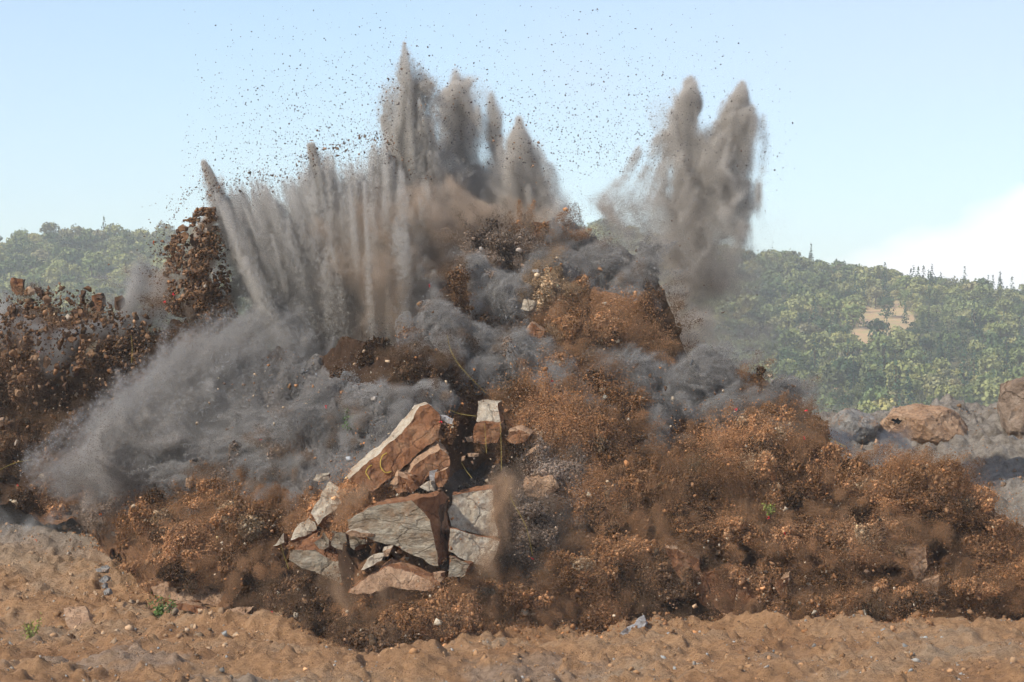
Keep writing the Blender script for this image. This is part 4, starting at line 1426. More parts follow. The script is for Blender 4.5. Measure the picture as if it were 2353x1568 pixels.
# ------------------------------------------------------------------ broken slabs
def slab(name, f, poly, Y, ext, mats, label, tilt=(0, 0), rough=0.085, cuts=4, parent=None, cat='rock slab', group='broken slabs thrown up in the middle'):
    """a broken block: its face as an outline at distance Y, run back along ext (metres)"""
    pts = [f(u, v) for u, v in poly]
    cx = sum(p_[0] for p_ in pts) / len(pts); cy = sum(p_[1] for p_ in pts) / len(pts)
    k = Y / F
    fr = [V(x, y, Y + tilt[0] * (x - cx) * k + tilt[1] * (y - cy) * k) for x, y in pts]
    org = sum(fr, Vector()) / len(fr) + Vector(ext) * .5
    bm = bmesh.new()
    e = Vector(ext)
    A_ = [bm.verts.new(p_ - org) for p_ in fr]
    sc = 0.93
    cB = sum((p_ + e for p_ in fr), Vector()) / len(fr)
    B_ = [bm.verts.new(cB + (p_ + e - cB) * sc - org) for p_ in fr]
    n = len(A_)
    ff = bm.faces.new(A_); ff.material_index = 0
    bm.faces.new(B_[::-1]).material_index = 2
    for i in range(n):
        j = (i + 1) % n
        fc_ = bm.faces.new((A_[i], B_[i], B_[j], A_[j]))
        fc_.normal_update()
        fc_.material_index = 2
    bmesh.ops.recalc_face_normals(bm, faces=bm.faces)
    for fc_ in bm.faces:
        if fc_.material_index == 2 and fc_.normal.z > 0.25: fc_.material_index = 1
    bmesh.ops.triangulate(bm, faces=bm.faces)
    for it in range(cuts):
        ln = [e_ for e_ in bm.edges if e_.calc_length() > 0.22]
        if not ln or len(bm.faces) > 5000: break
        bmesh.ops.subdivide_edges(bm, edges=ln, cuts=1)
        bmesh.ops.triangulate(bm, faces=[f_ for f_ in bm.faces if len(f_.verts) > 3])
    bm.normal_update()
    sd = Vector((cx * .37, cy * .53, 0))
    for v_ in bm.verts:
        q = v_.co + sd
        d = mnoise.fractal(q * 0.9, 0.9, 2.1, 4) * rough * 1.6 + (abs(mnoise.noise(q * 2.3)) - .3) * rough
        w = mnoise.noise_vector(q * 3.0) * rough * .7
        v_.co += v_.normal * d + w
    me = bpy.data.meshes.new(name)
    bm.to_mesh(me); bm.free()
    for m_ in mats: me.materials.append(M[m_])
    o = link(name, me, parent)
    o.location = org
    if parent is None: tag(o, label, cat, group)
    return o


def ymid(f, poly, off):
    pts = np.array([f(u, v) for u, v in poly]); c_ = pts.mean(0)
    return float(Ym(c_[0], c_[1])) - off


def S(name, f, poly, off, ext, mats, label, **kw):
    return slab(name, f, poly, ymid(f, poly, off), ext, mats, label, **kw)


beam = S('stone_beam', r5, [(252, 738), (300, 700), (430, 590), (560, 470), (690, 300), (740, 284), (800, 340), (818, 400), (795, 482), (700, 570), (560, 690), (400, 832), (350, 780)],
         3.2, (-0.24, 1.5, 0.20), ('rust', 'cream', 'rust'), 'long tilted rusty stone beam with yellow paint marks and a cream top', tilt=(.15, -.35))
S('stone_slab', r5, [(600, 790), (650, 660), (820, 545), (880, 600), (872, 660), (760, 715), (690, 780), (640, 830)], 2.4, (-.3, 1.4, .45), ('rust', 'tanstone', 'darkstone'), 'dark brown slab tucked under the painted stone beam', tilt=(.3, -.3))
S('stone_slab', r5, [(520, 800), (560, 720), (660, 760), (640, 820), (560, 840)], 2.4, (-.1, .8, .25), ('rust', 'tanstone', 'darkstone'), 'small rusty block under the low end of the painted beam')
S('stone_block', r5, [(240, 985), (340, 925), (400, 905), (640, 868), (752, 985), (778, 1100), (802, 1275), (720, 1240), (600, 1190), (500, 1140), (420, 1118), (330, 1080), (250, 1050)], 3.0, (.75, 2.0, .35), ('greystone', 'rust', 'rust'), 'large wedge of grey-green stone left of the deep upright crack', tilt=(-.25, -.2), rough=.07)
S('stone_block', r5, [(655, 868), (790, 842), (815, 900), (818, 1200), (804, 1300), (775, 1100), (752, 980)], 2.9, (.3, 1.6, .25), ('rust', 'rust', 'darkstone'), 'rusty side face of rock lining the deep upright crack', tilt=(.9, 0))
S('stone_block', r5, [(885, 838), (1000, 815), (1128, 800), (1142, 830), (1135, 960), (1175, 1090), (1100, 1085), (980, 1060), (878, 1030), (862, 940), (888, 900)], 3.0, (.25, 1.8, .22), ('cream', 'rust', 'rust'), 'upper cream block with a squared top right of the deep crack', tilt=(.25, -.2), rough=.06)
S('stone_block', r5, [(876, 1045), (985, 1072), (1110, 1100), (1180, 1120), (1150, 1200), (1105, 1262), (1010, 1250), (930, 1220), (868, 1182)], 3.0, (.1, 1.8, -.02), ('cream', 'rust', 'rust'), 'lower cream block under the slanting crack', tilt=(.25, -.05), rough=.06)
S('stone_block', r5, [(870, 1205), (930, 1235), (1000, 1262), (960, 1330), (870, 1330)], 3.0, (.1, 1.2, -.02), ('greystone', 'rust', 'rust'), 'small grey stone at the foot of the cream blocks')
S('stone_slab', r5, [(22, 945), (70, 860), (108, 770), (140, 752), (205, 810), (205, 905), (120, 965), (70, 1012)], 2.2, (.35, 1.0, -.55), ('cream', 'cream', 'rust'), 'upright cream slab left of the big grey wedge', tilt=(0, -.5))
S('stone_slab', r6, [(1870, 640), (1880, 600), (1962, 500), (2008, 560), (2005, 600), (1850, 665)], 2.2, (.2, .9, -.4), ('cream', 'cream', 'rust'), 'cream slab lying just below the upright cream slab', tilt=(0, -.5))
S('stone_chip', r6, [(1725, 705), (1760, 660), (1802, 618), (1806, 680)], 2.2, (.1, .3, -.1), ('cream', 'cream', 'rust'), 'pointed cream chip at the left end of the slabs')
S('stone_slab', r6, [(1840, 690), (2010, 620), (2010, 660), (1880, 720)], 2.0, (.2, .8, .1), ('rust', 'rust', 'darkstone'), 'dark rusty ledge beneath the left cream slabs')
S('stone_chip', r5, [(40, 1130), (95, 1065), (140, 1110), (135, 1150), (85, 1182)], 2.6, (.1, .5, -.1), ('greystone', 'cream', 'rust'), 'five-sided grey chip left of the twin flakes')
S('stone_chip', r5, [(140, 1050), (235, 1078), (242, 1185), (190, 1170), (140, 1148)], 2.6, (.1, .5, -.1), ('greystone', 'cream', 'rust'), 'square grey chip with a dark stain below the wedge')
S('stone_chip', r5, [(262, 1085), (340, 1110), (358, 1135), (290, 1170), (268, 1150)], 2.7, (.1, .5, -.1), ('greystone', 'cream', 'rust'), 'grey-green chip hanging under the wedge')
S('stone_chip', r5, [(240, 1068), (300, 1056), (418, 1078), (412, 1104), (330, 1100), (260, 1092)], 4.1, (.1, .4, .1), ('tanstone', 'cream', 'rust'), 'thin tan flake lying across the foot of the wedge')
S('stone_slab', r6, [(1840, 730), (1900, 712), (1995, 722), (2060, 768), (2150, 800), (2232, 835), (2236, 885), (2150, 962), (2050, 892), (1900, 832), (1842, 792)], 2.4, (.4, 1.3, .45), ('greystone', 'rust', 'rust'), 'grey slab with a rusty top edge at the lower left of the slabs', tilt=(0, -.35))
S('stone_chip', r5, [(328, 1302), (345, 1260), (385, 1212), (468, 1205), (455, 1235), (400, 1272)], 2.8, (.1, .4, .1), ('cream', 'cream', 'rust'), 'cream splinter lying in the dark hollow')
S('stone_chip', r5, [(455, 1180), (510, 1165), (490, 1210), (465, 1215)], 2.7, (.1, .4, .1), ('tanstone', 'cream', 'rust'), 'tiny tan chip above the cream splinter')
S('stone_slab', r5, [(250, 1440), (330, 1385), (480, 1283), (560, 1290), (690, 1340), (805, 1392), (770, 1430), (640, 1420), (500, 1400), (400, 1440)], 2.6, (.1, 1.5, .25), ('tanstone', 'rust', 'rust'), 'flat tan-red slab at the bottom of the broken rock', tilt=(0, -.9))
S('stone_chip', r5, [(742, 1320), (825, 1316), (832, 1350), (810, 1372), (765, 1350)], 3.2, (.1, .4, .05), ('tanstone', 'tanstone', 'rust'), 'small pinkish chip under the deep crack')
S('stone_chip', r5, [(688, 790), (730, 765), (760, 757), (782, 812), (745, 815)], 3.0, (.1, .4, .05), ('cream', 'cream', 'rust'), 'lower of two white chips above the deep crack')
S('stone_chip', r5, [(750, 695), (798, 680), (790, 735), (768, 775), (752, 750)], 3.0, (.1, .4, .05), ('whitestone', 'cream', 'rust'), 'upper of two white chips above the deep crack')
S('stone_chip', r5, [(785, 705), (850, 682), (858, 735), (830, 790), (795, 800), (778, 770)], 2.8, (.1, .5, .05), ('rust', 'tanstone', 'rust'), 'rusty chip beside the two white chips')
S('stone_chip', r5, [(580, 692), (640, 705), (682, 730), (670, 745), (600, 715)], 3.2, (.05, .3, .05), ('tanstone', 'tanstone', 'rust'), 'thin tan sliver below the painted beam')
S('stone_chip', r5, [(530, 760), (560, 728), (555, 790), (525, 806)], 3.2, (.05, .3, .05), ('tanstone', 'tanstone', 'rust'), 'short tan splinter standing below the painted beam')
S('stone_chip', r5, [(806, 356), (850, 362), (888, 378), (884, 392), (840, 384), (808, 374)], 3.2, (.05, .3, .05), ('whitestone', 'whitestone', 'cream'), 'white sliver flying off the top of the painted beam')
S('stone_chip', r5, [(985, 586), (1048, 586), (1050, 600), (990, 602)], 2.4, (.05, .3, .05), ('tanstone', 'tanstone', 'rust'), 'tan bar-shaped chip floating in the dark gap')
S('stone_chip', r5, [(940, 610), (965, 605), (970, 630), (945, 636)], 2.4, (.05, .25, .05), ('tanstone', 'tanstone', 'rust'), 'small orange cube-like chip in the dark gap')
S('stone_block', r5, [(1042, 268), (1168, 275), (1180, 392), (1120, 398), (1042, 388)], 2.8, (.2, 1.0, .15), ('cream', 'cream', 'rust'), 'pale cream cap stone right of the dark gap', tilt=(0, -.5))
S('stone_block', r5, [(1040, 398), (1185, 402), (1195, 450), (1165, 520), (1080, 530), (1010, 518), (1020, 450)], 2.6, (.2, 1.2, .2), ('rust', 'rust', 'darkstone'), 'rusty block under the cream cap stone')
S('stone_chip', r5, [(972, 486), (1000, 478), (1016, 510), (985, 522)], 2.6, (.1, .3, .05), ('tanstone', 'tanstone', 'rust'), 'tan chip at the left foot of the rusty block')
S('stone_block', r5, [(1215, 500), (1240, 450), (1300, 440), (1370, 470), (1350, 510), (1280, 525)], 2.6, (.1, .8, .2), ('rust', 'tanstone', 'darkstone'), 'rounded red-brown stone right of the rusty block')
S('stone_block', r5, [(1330, 600), (1400, 560), (1450, 640), (1420, 720), (1335, 735)], 2.2, (.2, .8, .3), ('darkstone', 'tanstone', 'darkstone'), 'brown stone half buried in soil above the flat ledge')
S('stone_slab', r5, [(1325, 740), (1500, 738), (1530, 790), (1440, 860), (1335, 850)], 2.2, (.1, 1.0, .2), ('tanstone', 'tanstone', 'rust'), 'dusty flat-topped ledge right of the cream blocks')
S('stone_slab', r6, [(1322, 1208), (1365, 1150), (1480, 1100), (1612, 1088), (1560, 1130), (1480, 1180), (1380, 1232)], 1.2, (.2, .7, .12), ('tanstone', 'tanstone', 'rust'), 'flat tan slab jutting over the dirt at lower left', tilt=(0, -.8))
S('stone_slab', r6, [(1060, 1068), (1130, 1058), (1260, 1080), (1385, 1145), (1380, 1165), (1250, 1125), (1120, 1105)], 1.0, (.1, .7, .12), ('rust', 'tanstone', 'darkstone'), 'narrow rusty ledge beside the green bush')
S('stone_slab', r6, [(960, 960), (1150, 950), (1400, 1000), (1500, 1030), (1400, 1090), (1150, 1055), (980, 1010)], .4, (.0, .9, .2), ('tanstone', 'tanstone', 'rust'), 'smooth tan rock shelf under the lower left soil burst', tilt=(0, -1.0))
S('stone', r6, [(880, 432), (905, 410), (968, 396), (982, 440), (976, 492), (935, 502), (930, 460)], 2.2, (.2, .7, -.1), ('tanstone', 'tanstone', 'tanstone'), 'orange-tan stone with a notched edge at the left foot of the mound')
S('stone', r6, [(850, 512), (905, 498), (912, 545), (880, 566), (852, 550)], 2.2, (.1, .5, -.1), ('tanstone', 'tanstone', 'rust'), 'pinkish stone just below the notched stone')
S('stone', r6, [(1185, 320), (1190, 280), (1218, 265), (1222, 300), (1200, 328)], 2.2, (.1, .4, 0), ('tanstone', 'tanstone', 'rust'), 'small upright orange stone on the grey dust slope')
S('stone', r6, [(1975, 285), (2010, 255), (2080, 248), (2082, 280), (2020, 302)], 2.6, (.1, .5, .1), ('cream', 'cream', 'tanstone'), 'cream stone resting above the upright cream slab')
S('stone', r6, [(675, 600), (715, 570), (770, 600), (765, 650), (700, 640)], 2.0, (.1, .6, 0), ('bluestone', 'bluestone', 'bluestone'), 'grey stone in the left foot of the mound')
S('pale_stone', r7, [(-15, 1192), (35, 1130), (90, 1090), (165, 1043), (176, 1085), (150, 1190), (108, 1216), (40, 1200)], 1.6, (.15, .7, -.1), ('whitestone', 'whitestone', 'bluestone'), 'white pitted stone on the dirt in front of the mound', tilt=(.2, -.3), cuts=4)
S('rock_block', r7, [(285, 650), (350, 650), (490, 715), (500, 800), (560, 930), (575, 1010), (500, 960), (400, 850), (340, 760)], 1.6, (.2, 1.2, .3), ('rust', 'tanstone', 'darkstone'), 'dusty pink-brown rock face left under the overhanging soil', tilt=(.3, -.2))
S('rock_block', r7, [(500, 800), (640, 780), (760, 830), (840, 900), (800, 1020), (660, 1030), (575, 1000)], .8, (.2, 1.2, .3), ('rust', 'rust', 'darkstone'), 'red-brown rock wall at the base of the right burst', tilt=(.2, -.3))
S('rock_block', r7, [(905, 870), (955, 830), (1000, 815), (998, 940), (960, 955)], 1.2, (.2, .8, .2), ('rust', 'tanstone', 'rust'), 'upright pinkish rock tooth in the right burst')
S('rock_block', r7, [(1660, 650), (1795, 645), (1800, 760), (1772, 835), (1722, 830), (1690, 740)], 2.2, (.2, 1.0, .2), ('tanstone', 'tanstone', 'rust'), 'tan rock prism beside the dark cavity', tilt=(.3, 0))
S('rock_block', r7, [(1775, 845), (1862, 815), (1862, 930), (1800, 960), (1770, 900)], 1.6, (.2, 1.0, .2), ('tanstone', 'tanstone', 'rust'), 'tan rock stump below the dark cavity')
S('stone', r7, [(1405, 1015), (1440, 1003), (1446, 1040), (1420, 1050)], 2.2, (.1, .4, 0), ('cream', 'cream', 'cream'), 'cream stone falling at the base of the right burst')
S('stone', r7, [(2140, 1165), (2185, 1155), (2215, 1200), (2180, 1222), (2150, 1200)], 3.2, (.1, .5, -.1), ('bluestone', 'bluestone', 'bluestone'), 'dark grey stone lying on the dirt near the right edge')
S('stone', r8, [(832, 642), (860, 580), (920, 598), (912, 640), (885, 652)], 2.6, (.1, .5, -.1), ('cream', 'cream', 'greystone'), 'cream stone on the shoulder of a grey dust dome')
S('stone', r8, [(905, 402), (942, 400), (942, 415), (908, 416)], 2.6, (.05, .2, 0), ('whitestone', 'whitestone', 'cream'), 'white chip above the grey dust dome')
S('stone', r8, [(870, 770), (900, 730), (985, 780), (960, 815), (880, 812)], 2.2, (.1, .6, .1), ('rust', 'tanstone', 'rust'), 'rusty stone on top of the lower grey dome')
S('rock', r1, [(72, 925), (135, 930), (133, 1012), (100, 1022), (78, 990)], 2.0, (.1, .6, .05), ('rust', 'tanstone', 'darkstone'), 'square brown rock thrown up at the left edge', group='rocks thrown up on the left')
S('rock', r1, [(560, 1030), (618, 1020), (626, 1090), (600, 1140), (562, 1110)], 2.0, (.1, .6, .05), ('rust', 'tanstone', 'darkstone'), 'upright brown rock at the right end of the left burst', group='rocks thrown up on the left')
S('rock', r1, [(412, 1332), (430, 1272), (480, 1252), (464, 1332), (440, 1342)], 3.0, (.1, .4, .05), ('bluestone', 'cream', 'rust'), 'smaller pale flake in the dark left burst', group='rocks thrown up on the left')
S('rock', r1, [(508, 1400), (530, 1345), (565, 1308), (600, 1310), (588, 1380), (560, 1442), (525, 1432)], 3.0, (.1, .5, .05), ('greystone', 'cream', 'rust'), 'larger ribbed pale flake in the dark left burst', group='rocks thrown up on the left')
S('rock', r1, [(410, 1500), (440, 1440), (470, 1470), (450, 1520)], 3.0, (.1, .5, .05), ('bluestone', 'cream', 'rust'), 'grey flake low in the dark left burst', group='rocks thrown up on the left')
S('rock', r1, [(270, 1460), (330, 1455), (360, 1480), (300, 1495)], 3.0, (.1, .5, .05), ('bluestone', 'cream', 'rust'), 'thin grey flake lowest in the dark left burst', group='rocks thrown up on the left')

for pl, Yg, mt, lab in (([(412, 1105), (540, 1090), (566, 1180), (600, 1290), (520, 1300), (440, 1250)], 107.0, ('tanstone', 'tanstone', 'rust'), 'broad pinkish slab lying flat in the dirt at lower left'),
                        ([(-30, 1345), (40, 1310), (75, 1360), (40, 1420), (-30, 1430)], 100.5, ('bluestone', 'bluestone', 'bluestone'), 'pale grey stone cut by the left edge low down'),
                        ([(630, 920), (665, 890), (690, 905), (665, 945)], 113.5, ('bluestone', 'bluestone', 'bluestone'), 'topmost of three grey stones left of the green bush'),
                        ([(640, 955), (668, 940), (672, 970), (645, 978)], 112.0, ('bluestone', 'bluestone', 'bluestone'), 'middle of three grey stones left of the green bush'),
                        ([(655, 990), (685, 975), (690, 1002), (662, 1012)], 111.0, ('bluestone', 'bluestone', 'bluestone'), 'lowest of three grey stones left of the green bush'),
                        ([(700, 1190), (760, 1140), (790, 1150), (740, 1215)], 106.5, ('tanstone', 'tanstone', 'rust'), 'narrow tan stone left of the flat jutting slab'),
                        ([(605, 850), (650, 825), (690, 840), (670, 870), (620, 872)], 115.0, ('bluestone', 'bluestone', 'bluestone'), 'dusty grey stone above the three grey stones')):
    slab('stone', r6, pl, Yg, (.05, .5, -.02), mt, lab, tilt=(0, -2.2), cat='stone', group='stones lying on the dirt at lower left')

# yellow survey marks sprayed on the beam
def tube(name, pts, r, mat, parent=None, res=2):
    cu = bpy.data.curves.new(name, 'CURVE'); cu.dimensions = '3D'
    sp_ = cu.splines.new('POLY')
    sp_.points.add(len(pts) - 1)
    for q, p_ in zip(sp_.points, pts): q.co = (*p_, 1)
    cu.bevel_depth = r; cu.bevel_resolution = res
    tmp = bpy.data.objects.new(name, cu)
    me = bpy.data.meshes.new_from_object(tmp)
    bpy.data.objects.remove(tmp); bpy.data.curves.remove(cu)
    me.name = name
    me.materials.clear(); me.materials.append(M[mat])
    return link(name, me, parent)


def smooth_line(pts, n=6):
    out = []
    for i in range(len(pts) - 1):
        p0 = pts[max(0, i - 1)]; p1_ = pts[i]; p2 = pts[i + 1]; p3_ = pts[min(len(pts) - 1, i + 2)]
        for t in np.linspace(0, 1, n, endpoint=False):
            out.append(0.5 * ((2 * p1_) + (-p0 + p2) * t + (2 * p0 - 5 * p1_ + 4 * p2 - p3_) * t * t + (-p0 + 3 * p1_ - 3 * p2 + p3_) * t ** 3))
    out.append(pts[-1])
    return out


def on_beam(u, v):
    """point a hair proud of the beam's face"""
    x, y = r5(u, v)
    bm_poly = [(252, 738), (300, 700), (430, 590), (560, 470), (690, 300), (740, 284), (800, 340), (818, 400), (795, 482), (700, 570), (560, 690), (400, 832), (350, 780)]
    pts = [r5(*q) for q in bm_poly]
    cx = sum(p_[0] for p_ in pts) / len(pts); cy = sum(p_[1] for p_ in pts) / len(pts)
    Y = ymid(r5, bm_poly, 3.2); k = Y / F
    return V(x, y, Y + .15 * (x - cx) * k - .35 * (y - cy) * k - .11) - beam.location


for pl in ([(395, 655), (372, 672), (360, 700), (372, 722), (384, 742)], [(488, 580), (460, 600), (448, 640), (455, 675), (480, 700), (515, 695)]):
    tube('paint_mark', smooth_line([on_beam(*q) for q in pl]), 0.022, 'paint', beam)

# ------------------------------------------------------------------ boulders on the right
def boulder(name, cx, cy, rx, ry, Y, mat, label, seed, flat=1.0):
    bm = bmesh.new()
    bmesh.ops.create_icosphere(bm, subdivisions=5, radius=1)
    r = np.random.default_rng(seed)
    pl = [(Vector(r.normal(size=3)).normalized(), r.uniform(.62, .9)) for _ in range(13)]
    k = Y / F
    for v_ in bm.verts:
        q = v_.co.copy()
        for n_, d_ in pl:
            e_ = q.dot(n_) - d_
            if e_ > 0: q -= n_ * e_ * .9
        q = Vector((q.x * rx * k, q.y * rx * k * .9, q.z * ry * k))
        s_ = q * 1.1 + Vector((seed, 0, 0))
        q += v_.co * (mnoise.fractal(s_, .9, 2.1, 5) * .14 - abs(mnoise.noise(s_ * 2.2)) * .1)
        v_.co = q
    me = bpy.data.meshes.new(name); bm.to_mesh(me); bm.free()
    me.materials.append(M[mat])
    o = link(name, me); o.location = V(cx, cy, Y)
    return tag(o, label, 'boulder', 'boulders on the right slope')


boulder('boulder', 2358, 945, 84, 116, 143, 'boulderstone', 'big brown boulder cut by the right edge', 4)
boulder('boulder', 2122, 992, 104, 66, 143, 'tanstone', 'low orange-brown boulder on the right skyline of rubble', 9)
boulder('boulder', 1968, 984, 58, 52, 143, 'bluestone', 'grey angular boulder left of the orange-brown one', 14)
boulder('boulder', 2326, 1030, 32, 30, 141, 'bluestone', 'blue-grey rock under the big boulder at the right edge', 15)
boulder('boulder', 2250, 998, 40, 24, 146, 'bluestone', 'low grey rock between the two brown boulders', 16)
boulder('boulder', 2196, 980, 28, 20, 148, 'bluestone', 'small grey rock just behind the orange-brown boulder', 18)
boulder('boulder', 2042, 994, 30, 24, 146, 'bluestone', 'dark grey rock in the gap left of the orange-brown boulder', 19)

# black rag tumbling over the boulder
bm = bmesh.new()
c0 = V(2061, 969, 136)
ring = [(-.30, .05), (-.22, .16), (-.05, .10), (.05, .20), (.12, .08), (.30, .06), (.18, -.06), (.10, -.16), (-.02, -.08), (-.14, -.14), (-.12, -.02)]
A_ = [bm.verts.new((x, mnoise.noise(Vector((x * 5, z * 5, 1))) * .12, z)) for x, z in ring]
bm.faces.new(A_)
r_ = bmesh.ops.extrude_face_region(bm, geom=bm.faces[:])
bmesh.ops.translate(bm, vec=(0, .08, 0), verts=[q for q in r_['geom'] if isinstance(q, bmesh.types.BMVert)])
bmesh.ops.recalc_face_normals(bm, faces=bm.faces)
me = bpy.data.meshes.new('black_scrap'); bm.to_mesh(me); bm.free(); me.materials.append(M['black'])
o = link('black_scrap', me); o.location = c0
tag(o, 'ragged black scrap in the air left of the orange-brown boulder', 'scrap')

# ------------------------------------------------------------------ single stones in the air and in the bursts
def rough_hull(i, flat):
    hv_, hf_ = hull(500 + i, flat, 16)
    bm = bmesh.new()
    vs_ = [bm.verts.new(q) for q in hv_]
    for f_ in hf_: bm.faces.new([vs_[j] for j in f_])
    bmesh.ops.subdivide_edges(bm, edges=bm.edges, cuts=1)
    bmesh.ops.triangulate(bm, faces=bm.faces)
    for v_ in bm.verts: v_.co += mnoise.noise_vector(v_.co * 1.7 + Vector((i, 0, 0))) * .13
    me = bpy.data.meshes.new('rock'); bm.to_mesh(me); bm.free()
    return me


def tone_rock(name, cols):
    m, nt, b = nmat(name)
    oi = nt.nodes.new('ShaderNodeObjectInfo')
    c = ramp(nt, oi.outputs['Random'], cols)
    n_ = tex_noise(nt, 1.4, 6, .65, coords(nt))
    nt.links.new(mixc(nt, .8, c, ramp(nt, n_, [(.34, (.5, .46, .42)), (.62, (1.2, 1.15, 1.1))]), 'MULTIPLY'), b.inputs['Base Color'])
    return m


M['rock_dark'] = tone_rock('dark_flying_stone', [(0, (.050, .032, .025)), (.5, (.085, .052, .038)), (1, (.15, .085, .055))])
M['rock_brown'] = tone_rock('brown_burst_stone', [(0, (.055, .032, .020)), (.35, (.105, .060, .034)), (.7, (.17, .095, .050)), (.93, (.25, .16, .095)), (1, (.40, .34, .27))])
RM = {}
for mt in ('rock_dark', 'rock_brown'):
    RM[mt] = []
    for i, f_ in enumerate((.9, .75, .6, .45, .8, .35)):
        me = rough_hull(i, f_); me.materials.append(M[mt]); RM[mt].append(me)


def stone(name, x, y, Y, size, mt, label, group, stretch=None, cat='stone'):
    o = link(name, RM[mt][int(rng.integers(0, 6))])
    o.location = V(x, y, Y)
    s_ = size * Y / F * .5
    o.scale = (s_, s_, s_) if stretch is None else (s_ * stretch[0], s_, s_ * stretch[1])
    o.rotation_euler = rng.uniform(0, 6.28, 3) if stretch is None else (0, stretch[2], 0)
    return tag(o, label, cat, group)


SKY_L = [(1065, 150, 7), (1040, 70, 5), (1245, 145, 5), (1210, 300, 7), (740, 460, 7), (800, 475, 6), (545, 490, 5), (350, 135, 5), (875, 270, 5), (1160, 440, 6), (1215, 430, 5), (1220, 470, 6), (1030, 505, 5), (755, 550, 6),
         (335, 780, 7), (365, 805, 8), (425, 820, 6), (170, 835, 9), (220, 840, 8), (200, 775, 8), (320, 400, 5), (430, 610, 5), (345, 590, 6), (130, 1040, 9), (120, 1080, 7), (185, 1020, 8), (60, 1105, 8), (270, 970, 11), (390, 875, 7), (460, 870, 8), (625, 855, 8), (655, 885, 7), (670, 830, 6), (745, 845, 16), (720, 870, 9), (850, 745, 9), (780, 800, 8), (570, 340, 5), (390, 340, 5), (280, 360, 4), (605, 360, 5), (860, 590, 5), (720, 635, 5), (505, 655, 5), (545, 690, 4), (945, 680, 6), (1185, 565, 6), (1215, 560, 6)]
SKY_M = [(1857, 305, 13), (2230, 335, 10), (2175, 315, 8), (2100, 355, 8), (2085, 370, 6), (2140, 670, 10), (1795, 680, 6), (1690, 130, 6), (1740, 180, 5), (1830, 120, 5), (1900, 210, 6), (1960, 190, 5), (2010, 210, 5), (1815, 500, 6), (1945, 265, 6), (1960, 395, 6), (2165, 280, 5), (2205, 365, 5), (1540, 200, 6), (1585, 205, 5), (2265, 780, 6), (2205, 855, 6), (2030, 425, 5), (2085, 505, 7), (2205, 530, 6), (1830, 730, 6)]
SKY_R = [(793, 425, 12), (650, 245, 10), (750, 270, 8), (408, 448, 9), (427, 560, 11), (270, 640, 7), (528, 567, 6), (515, 640, 8), (378, 680, 7), (378, 715, 7), (387, 797, 6), (650, 530, 6), (676, 325, 6), (463, 483, 6), (505, 888, 8), (670, 873, 7), (585, 1060, 7), (340, 593, 5), (322, 285, 6), (345, 275, 5), (490, 350, 5), (205, 385, 5), (245, 845, 6), (335, 790, 5), (435, 805, 5), (565, 795, 5), (710, 810, 6), (750, 760, 5), (600, 130, 5), (763, 153, 5), (335, 100, 4), (505, 200, 5), (1030, 15, 6)]
SKY_T = [(795, 638, 7), (845, 720, 6), (907, 835, 8), (890, 945, 10), (848, 955, 7), (825, 943, 7), (1277, 557, 9), (1143, 615, 7), (1245, 475, 6), (1085, 797, 7), (1070, 825, 6), (1012, 897, 8), (1050, 895, 7), (963, 580, 6), (945, 490, 7), (1068, 515, 6), (1022, 715, 6), (950, 715, 6), (1095, 712, 6), (850, 593, 5), (845, 497, 6)]
SKY_F = [(1302, 847, 7), (1410, 890, 7), (1475, 775, 6), (1495, 713, 5), (1433, 463, 6), (1548, 497, 7), (1388, 640, 6), (1450, 1095, 8), (1455, 1065, 5), (1370, 1110, 7), (1322, 327, 6), (1320, 8, 6), (1470, 190, 5), (1425, 827, 5), (1270, 1075, 6)]
LOW = [(995, 1110, 9), (935, 1085, 10), (965, 1315, 11), (1070, 1305, 10), (1110, 1305, 10), (990, 1215, 11), (735, 1185, 15), (600, 1295, 17), (840, 1440, 13), (545, 1015, 14), (930, 1520, 20), (650, 1330, 9), (770, 1330, 18), (760, 1380, 16), (730, 1350, 16), (680, 1310, 15), (510, 1330, 12), (520, 1365, 14), (480, 1290, 9), (985, 1045, 9), (880, 1155, 8), (1365, 1358, 8), (1355, 1315, 6), (1145, 1095, 7), (1180, 1115, 7)]
for L_, ff, lab, grp in ((SKY_L, r2, 'small dark stone in the sky over the grey fan on the left', 'stones flying over the grey fan'),
                         (SKY_M, r2, 'small dark stone in the sky between the tall spire and the cone', 'stones flying over the middle plumes'),
                         (SKY_R, r3, 'small dark stone in the open sky between the cone and the twin plume', 'stones flying left of the twin plume'),
                         (SKY_T, r3, 'small dark stone in front of the twin plume', 'stones in front of the twin plume'),
                         (SKY_F, r3, 'small dark stone in the sky right of the twin plume', 'stones flying right of the twin plume'),
                         (LOW, r3, 'small rusty stone tumbling in the haze below the twin plume', 'stones falling below the twin plume')):
    for u, v, d_ in L_:
        x, y = ff(u, v)
        stone('flying_stone', x, y, 121.5 + rng.normal() * 1.2, d_ * .41 * 1.35, 'rock_brown' if L_ is LOW else 'rock_dark', lab, grp)
for u, v, d_, st, lab in ((912, 585, 34, (.45, 1.0, .45), 'dark oblong stone flying above the ragged top of the fan'), (880, 640, 30, (1.0, .5, 0), 'flat brown cap stone on a thin dust column'), (1150, 620, 30, (1.1, .6, .6), 'brown lump on the crest of the fan left of the spire'),
                          (1025, 722, 34, (.9, .8, 0), 'tan-brown clod on the crest of the fan'), (1402, 100, 18, (.8, 1, 0), 'dark stone on the very tip of the tallest spire')):
    x, y = r2(u, v)
    stone('flying_stone', x, y, 124.0, d_ * .41, 'rock_dark' if d_ == 34 and st[0] < .5 else 'rock_brown', lab, 'large stones carried up by the plumes', st)
